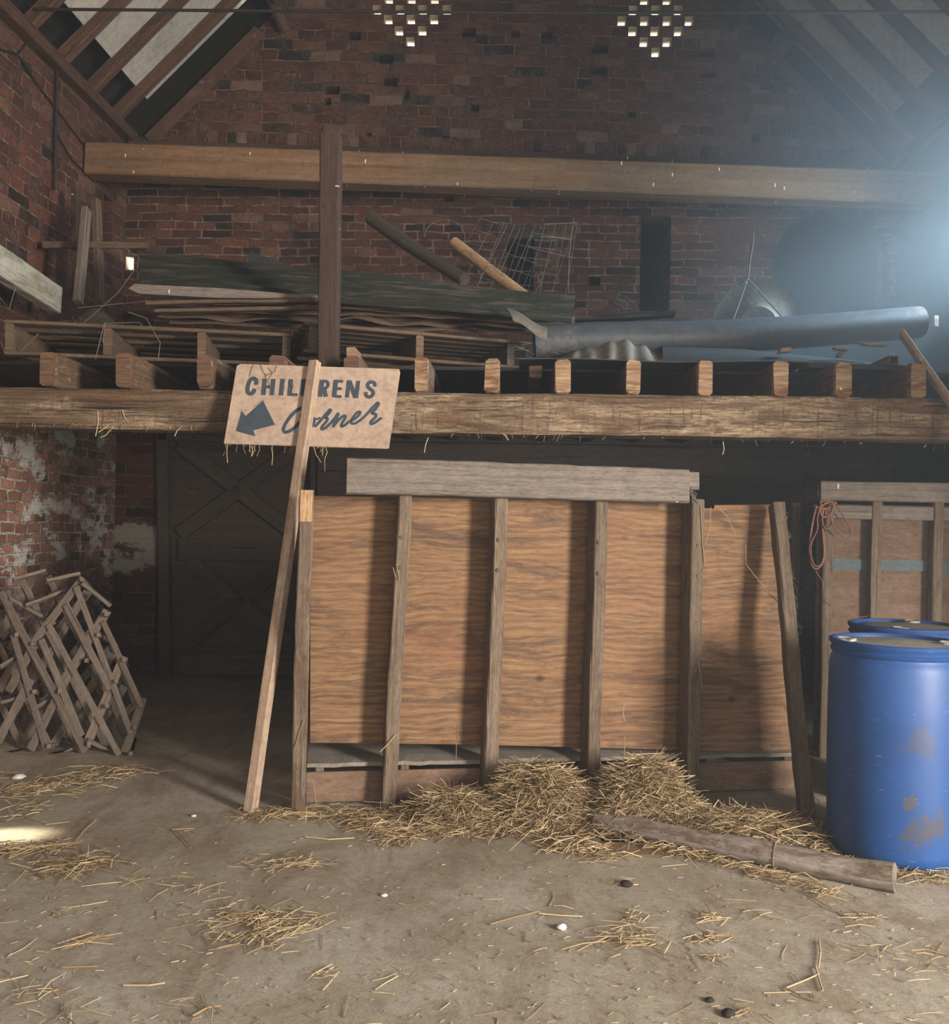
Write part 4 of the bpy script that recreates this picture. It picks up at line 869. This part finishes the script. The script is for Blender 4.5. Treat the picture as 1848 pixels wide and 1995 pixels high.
h1 = hurdle('grey lattice hurdle leaning nearest the doorway, frontmost of the stack', 0, 0, A1[:4] + A1[5:], A2, 1)
def clip(px, py, dx, dy, poly):
    t0, t1 = -1e9, 1e9; n = len(poly)
    for i in range(n):
        (ax_, ay), (bx, by) = poly[i], poly[(i + 1) % n]; nx, ny = -(by - ay), bx - ax_
        den = nx * dx + ny * dy; num = nx * (ax_ - px) + ny * (ay - py)
        if abs(den) < 1e-9:
            continue
        t = num / den
        if den > 0: t0 = max(t0, t)
        else: t1 = min(t1, t)
    return ((px + dx * t0, py + dy * t0), (px + dx * t1, py + dy * t1)) if t1 - t0 > 40 else None
out = [(0, 1190), (58, 1122), (160, 1128), (228, 1285), (262, 1375), (240, 1468), (0, 1475)]
def family(dx, dy, step, ph):
    res = []
    for k in range(-9, 10):
        q = clip(130 + (k + ph) * step, 1300, dx, dy, out)
        if q: res.append(q)
    return res
h2 = hurdle('second grey lattice hurdle close behind the front one', .16, -.09, family(.5, -.86, 62, .3), family(.45, .89, 56, .1), 2)
h3 = hurdle('rearmost lattice hurdle of the stack against the flaking wall', .34, -.12, family(.62, -.78, 70, .7), family(.36, .93, 64, .6), 3)
for (x, y) in [(61, 1257), (113, 1349), (169, 1451), (203, 1200), (188, 1240), (164, 1290), (237, 1288), (222, 1330), (204, 1378), (258, 1420), (92, 1455), (30, 1240), (64, 1350), (156, 1133), (250, 1470)]:
    q = PP(x, y, lo, ln); m = M(); m.timber(q + ln * .05 + V((.035, 0, .01)), q - ln * rnd.uniform(.25, .5) + V((-.12, 0, -.03)), .022, .026, ch=.003, seg=3, jit=.003)
    for v in m.v: v.x = max(v.x, XL + .05); v.z = max(v.z, .015)
    obj('cross_peg', m, MAT['lattice'], h1)
for (a_, b_) in [((0, 1300), (62, 1262)), ((0, 1370), (62, 1352)), ((60, 1385), (112, 1356)), ((18, 1476), (82, 1456)), ((104, 1478), (158, 1452)), ((170, 1442), (250, 1478)), ((20, 1165), (108, 1215)), ((25, 1130), (88, 1112)), ((90, 1132), (155, 1118)), ((160, 1135), (215, 1180)), ((50, 1180), (130, 1150))]:
    p0, p1 = PP(a_[0], a_[1], lo + ln * .03, ln), PP(b_[0], b_[1], lo - ln * .1, ln)
    m = M(); m.timber(p0, p1, .02, .036, up=ln, ch=.003, seg=3, jit=.003)
    for v in m.v: v.x = max(v.x, XL + .05); v.z = max(v.z, .012)
    obj('batten', m, MAT['lattice'], h1)

# ------------------------------------------------------------------ straw
def hair(m, n, fpos, Lr, r=.0017, flat=.25, tone=(.2, 1), bend=.18):
    for _ in range(n):
        p = fpos(); a = rnd.uniform(0, 2 * math.pi)
        m.strand(p, (math.cos(a), math.sin(a), rnd.uniform(-flat, flat)), rnd.uniform(*Lr), r * rnd.uniform(.7, 1.4), rnd.uniform(0, bend), rnd.uniform(*tone))
def pile(label, cx, cy, h, sx, sy, n):
    m = M(); f = lambda x, y: h * math.exp(-((((x - cx) / sx) ** 2 + ((y - cy) / sy) ** 2) ** 1.5)) * (1 + .25 * noise.noise(V((x * 14, y * 14, h))))
    def g(u, v):
        x, y = cx + (u - .5) * sx * 4, cy + (v - .5) * sy * 4; return V((x, y, max(.004, f(x, y) - .02)))
    m.sheet(g, 24, 18, .003); m.c = [.25] * len(m.v)
    def pos():
        x, y = rnd.gauss(cx, sx * .68), rnd.gauss(cy, sy * .68); return V((x, y, f(x, y) + rnd.uniform(-.01, .022)))
    hair(m, int(n * 1.25), pos, (.06, .3), .0016, .5, (.05, 1), .22)
    obj('straw_pile', m, MAT['straw'], kind='stuff', label=label, category='straw')
q1 = PZ(1050, 1596); pile('tall heap of straw between the third and fourth feeder posts', q1.x, q1.y, .22, .2, .13, 2600)
q2 = PZ(1252, 1606); pile('heap of straw between the fourth and fifth feeder posts', q2.x, q2.y, .25, .2, .14, 2800)
q3 = PZ(880, 1598); pile('low heap of straw in front of the third feeder post', q3.x, q3.y, .1, .17, .09, 1100)
q4 = PZ(1440, 1630); pile('flattened straw between the fence post and the splayed feeder post', q4.x, q4.y, .06, .33, .15, 1700)
m = M()
def band(pts, n, sp, Lr=(.04, .2), z=.006, r=.0016):
    ws = [PZ(x, y) for x, y in pts]
    def pos():
        k = rnd.random() * (len(ws) - 1); i = min(int(k), len(ws) - 2); p = ws[i].lerp(ws[i + 1], k - i)
        return p + V((rnd.gauss(0, sp), rnd.gauss(0, sp * .8), z + abs(rnd.gauss(0, .008))))
    hair(m, n, pos, Lr, r, .12)
band([(490, 1590), (600, 1590), (760, 1590), (860, 1600)], 520, .05)
band([(700, 1608), (780, 1622), (960, 1622), (1130, 1618)], 600, .06)
band([(760, 1640), (800, 1630)], 90, .05)
band([(1380, 1600), (1500, 1640), (1620, 1670)], 520, .07)
band([(1560, 1680), (1700, 1700), (1848, 1712)], 260, .06)
band([(1240, 1645), (1400, 1680), (1640, 1750)], 240, .035)
band([(1080, 1655), (1120, 1650), (1180, 1675)], 200, .05)
obj('loose_straw', m, MAT['straw'], kind='stuff', loc=(0, 0, 0), label='loose straw spread along the foot of the feeder and the fence post', category='straw')
m = M()
band([(0, 1530), (60, 1535), (120, 1530)], 150, .12, (.03, .16)); band([(150, 1520), (250, 1505)], 120, .1, (.03, .16)); band([(0, 1600), (120, 1550)], 60, .12, (.03, .14))
band([(10, 1660), (120, 1655)], 90, .06, (.04, .2)); band([(100, 1690), (170, 1690)], 70, .07, (.06, .28))
for (x, y, n, sp, L) in [(500, 1790, 90, .09, .22), (560, 1800, 80, .07, .22), (500, 1830, 80, .08, .16), (440, 1790, 50, .09, .2), (590, 1685, 70, .05, .14), (520, 1690, 40, .08, .12), (160, 1835, 26, .05, .22), (300, 1720, 16, .06, .24), (380, 1735, 16, .05, .2), (120, 1700, 40, .05, .14),
                         (1230, 1835, 70, .07, .16), (1210, 1840, 30, .09, .22), (1380, 1830, 60, .035, .12), (1380, 1790, 40, .03, .14), (1470, 1785, 14, .03, .16), (1660, 1790, 26, .06, .18), (1245, 1790, 22, .04, .12), (1220, 1725, 16, .03, .08), (1440, 1970, 12, .03, .1), (50, 1940, 30, .06, .18), (120, 1985, 20, .06, .14), (390, 1960, 10, .04, .16), (630, 1905, 14, .03, .12), (120, 1785, 30, .03, .05), (1390, 1870, 18, .02, .1), (1790, 1870, 40, .1, .1), (1700, 1860, 26, .1, .12)]:
    q = PZ(x, y); ca = rnd.uniform(0, 3.14); ex = rnd.uniform(.7, 1.7)
    def cpos():
        a_, b_ = rnd.gauss(0, sp * ex), rnd.gauss(0, sp * .7); return V((q.x + a_, q.y + b_, .005 + abs(rnd.gauss(0, .006))))
    hair(m, int(n * .75), cpos, (.02, L * .8), .0014, .08, (.3, 1), .08)
def any_floor():
    q = PZ(rnd.uniform(-20, 1870), 1560 + 440 * rnd.random() ** .8); return V((q.x, q.y, .004))
hair(m, 1100, any_floor, (.006, .03), .0011, .04, (.2, 1), .06); hair(m, 90, any_floor, (.05, .15), .0014, .05, (.3, 1), .08)
for ps in [[(955, 1805), (1000, 1792), (1050, 1780)], [(1050, 1784), (1090, 1788), (1135, 1790)], [(1530, 1930), (1560, 1918), (1595, 1903)], [(1530, 1930), (1560, 1945), (1598, 1958)], [(1588, 1888), (1596, 1915), (1602, 1935)], [(240, 1925), (290, 1925), (322, 1920)], [(120, 1890), (150, 1889), (190, 1888)], [(180, 1648), (220, 1670), (260, 1690)], [(148, 1642), (165, 1620), (188, 1600)], [(340, 1620), (355, 1635), (372, 1655)], [(335, 1620), (360, 1618), (378, 1618)], [(1595, 1835), (1598, 1860), (1594, 1890)], [(1580, 1752), (1620, 1775), (1655, 1790)], [(595, 1634), (640, 1639), (690, 1636)], [(375, 1985), (405, 1968), (430, 1965)]]:
    m.tube([PZ(x, y) + V((0, 0, .008)) for x, y in ps], .0028, 4, c=rnd.uniform(.4, .9))
obj('straw_litter', m, MAT['straw'], kind='stuff', loc=(0, 0, 0), label='scattered wisps and chaff of straw over the open concrete floor', category='straw')
m = M()
for ps in [[(190, 800), (191, 825), (186, 850)], [(192, 842), (202, 835), (212, 826)], [(196, 852), (206, 848), (214, 838)], [(340, 850), (345, 838), (352, 833)], [(826, 882), (829, 865), (834, 852)], [(990, 858), (985, 850), (980, 846)], [(1408, 860), (1410, 875), (1407, 886)], [(238, 800), (243, 815), (250, 822)], [(540, 700), (545, 712)]]:
    m.tube([P(x, y, YFB - .012) for x, y in ps], .003, 4, c=.8)
for k in range(90):
    x = rnd.uniform(0, 1848); y = 818 + .0245 * x + rnd.uniform(0, 6); a_ = P(x, y, YFB - .01); m.tube([a_, a_ + V((rnd.uniform(-.02, .02), 0, -rnd.uniform(.005, .04)))], .0013, 3, c=rnd.random())
obj('hanging_straw', m, MAT['straw'], kind='stuff', label='wisps of straw dangling from the loft beam', category='straw')
# small things on the floor
def pebble(name, px, py, r, mat, label, cat, flat=.6, seed=1):
    q = PZ(px, py); m = M(); m.lathe([(0, 0), (r * .8, .1 * r), (r, .5 * r), (r * .7, r), (0, 1.15 * r)], 14, q)
    for v in m.v: 
        dlt = noise.noise(V((v.x * 60 + seed, v.y * 60, v.z * 60))) * r * .35; v += V((dlt, dlt * .5, 0)); v.z = max(0.001, (v.z) * flat)
    obj(name, m, mat, smooth=60, label=label, category=cat)
pebble('shell', 1094, 1811, .017, MAT['white'], 'small white shell fragment on the open floor', 'shell', 1.1)
pebble('stone', 36, 1518, .035, MAT['white'], 'pale stone on the floor below the lattice hurdles', 'stone', .7)
pebble('stone', 377, 1591, .014, MAT['white'], 'tiny pale stone near the foot of the sign pole', 'stone', .6)
pebble('stone', 748, 1746, .014, MAT['white'], 'tiny white crumb of stone alone on the middle of the floor', 'stone', .6)
for (x, y, r, lb) in [(1220, 1726, .026, 'dark crumb of dirt beside the short end of the fence post'), (1418, 1979, .022, 'dark crumb of dirt nearest the viewer'), (1382, 1951, .014, 'small dark clod near the lower edge of the floor')]: pebble('clod', x, y, r, MAT['dung'], lb, 'clod', .7, x)
m = M(); q = PZ(784, 1632); m.prism([q + V((-.045, .03, .002)), q + V((.03, -.03, .002)), q + V((.045, -.015, .004)), q + V((-.025, .045, .004))], (0, 0, .012)); obj('slate_shard', m, MAT['bluegrey'], label='grey shard lying in the straw before the second feeder post', category='shard')

# ------------------------------------------------------------------ haze, light, world
m = M(); m.abox(XL - .6, XR + .6, YF - .5, YB + .6, -.3, ZA + .6)
hm = bpy.data.materials.new('dusty_air'); hm.use_nodes = True; nt = hm.node_tree; nt.nodes.clear()
oo = nt.nodes.new('ShaderNodeOutputMaterial'); vs_ = nt.nodes.new('ShaderNodeVolumeScatter'); vs_.inputs['Anisotropy'].default_value = .4; vs_.inputs['Color'].default_value = (.88, .95, 1, 1)
tc = nt.nodes.new('ShaderNodeTexCoord'); sx_ = nt.nodes.new('ShaderNodeSeparateXYZ'); nt.links.new(tc.outputs['Object'], sx_.inputs[0])
def smooth(sock, a, b):
    x = nt.nodes.new('ShaderNodeMapRange'); x.interpolation_type = 'SMOOTHSTEP'; x.inputs[1].default_value = a; x.inputs[2].default_value = b; nt.links.new(sock, x.inputs[0]); return x.outputs[0]
mm = nt.nodes.new('ShaderNodeMath'); mm.operation = 'MULTIPLY'; nt.links.new(smooth(sx_.outputs[0], .6, 2.2), mm.inputs[0]); nt.links.new(smooth(sx_.outputs[1], 4.3, 6.0), mm.inputs[1])
mm2 = nt.nodes.new('ShaderNodeMath'); mm2.operation = 'MULTIPLY_ADD'; nt.links.new(mm.outputs[0], mm2.inputs[0]); mm2.inputs[1].default_value = .07; mm2.inputs[2].default_value = .0095   # density raised on the window side to strengthen the glow there
nt.links.new(mm2.outputs[0], vs_.inputs['Density']); nt.links.new(vs_.outputs[0], oo.inputs['Volume'])
obj('haze', m, hm, loc=(0, 0, 0), kind='stuff', label='dusty hazy air filling the barn, thick and blue by the side window', category='haze')

def area(name, loc, aim, sx, sy, power, col):
    l = bpy.data.lights.new(name, 'AREA'); l.shape = 'RECTANGLE'; l.size = sx; l.size_y = sy; l.energy = power; l.color = col
    o = bpy.data.objects.new(name, l); COL.objects.link(o); o.location = loc; o.rotation_euler = (V(aim) - V(loc)).to_track_quat('-Z', 'Y').to_euler(); return o
area('barn_door_light', (5.3, -1.0, 2.1), (-.2, 4.8, 1.4), 1.1, 2.4, 1050, (1, .94, .87))
area('fill_behind_camera', (.4, YF + .1, 1.7), (.3, 6, 1.3), 4.6, 2.8, 100, (1, .94, .88))  # added fill light behind the camera; the front wall has no doorway
area('window_light', (XR + .35, 6.2, 3.7), (.6, 6.4, 3.5), 1.0, .9, 160, (.6, .82, 1))
sp = bpy.data.lights.new('window_shaft', 'SPOT'); sp.energy = 1500; sp.color = (.55, .79, 1); sp.spot_size = math.radians(27); sp.spot_blend = .6; sp.shadow_soft_size = .12
so_ = bpy.data.objects.new('window_shaft', sp); COL.objects.link(so_); so_.location = (XR + 1.0, 6.2, 4.05); so_.rotation_euler = (V((1.4, 6.3, 2.5)) - V(so_.location)).to_track_quat('-Z', 'Y').to_euler()
sp = bpy.data.lights.new('sun_gap', 'SPOT'); sp.energy = 7000; sp.color = (1, .93, .72); sp.spot_size = math.radians(3.6); sp.spot_blend = .9; sp.shadow_soft_size = .03
so_ = bpy.data.objects.new('sun_gap', sp); COL.objects.link(so_); q = PZ(-20, 1632); so_.location = (-6.2, 2.85, 2.2); so_.rotation_euler = (q - V(so_.location)).to_track_quat('-Z', 'Y').to_euler()
area('vent_bounce_lamp', (XM, YB + 3.4, 2.2), (XM, YB + .3, 6.0), 6, 2.0, 2600, (1, .97, .9))  # lamp added outside in place of sunlit ground, brightens the vent holes
W = bpy.data.worlds.new('world'); S.world = W; W.use_nodes = True
bg = W.node_tree.nodes['Background']; bg.inputs[0].default_value = (1, .98, .95, 1); bg.inputs[1].default_value = .9
vs = S.view_settings; vs.view_transform = 'Standard'; vs.look = 'None'; vs.exposure = 0.14; vs.gamma = 1; vs.use_curve_mapping = False
S.cycles.adaptive_threshold = .03; S.cycles.volume_step_rate = 1.6; S.cycles.max_bounces = 6; S.cycles.diffuse_bounces = 3; S.cycles.volume_bounces = 0; S.cycles.use_denoising = True
S.cycles.sample_clamp_indirect = 4
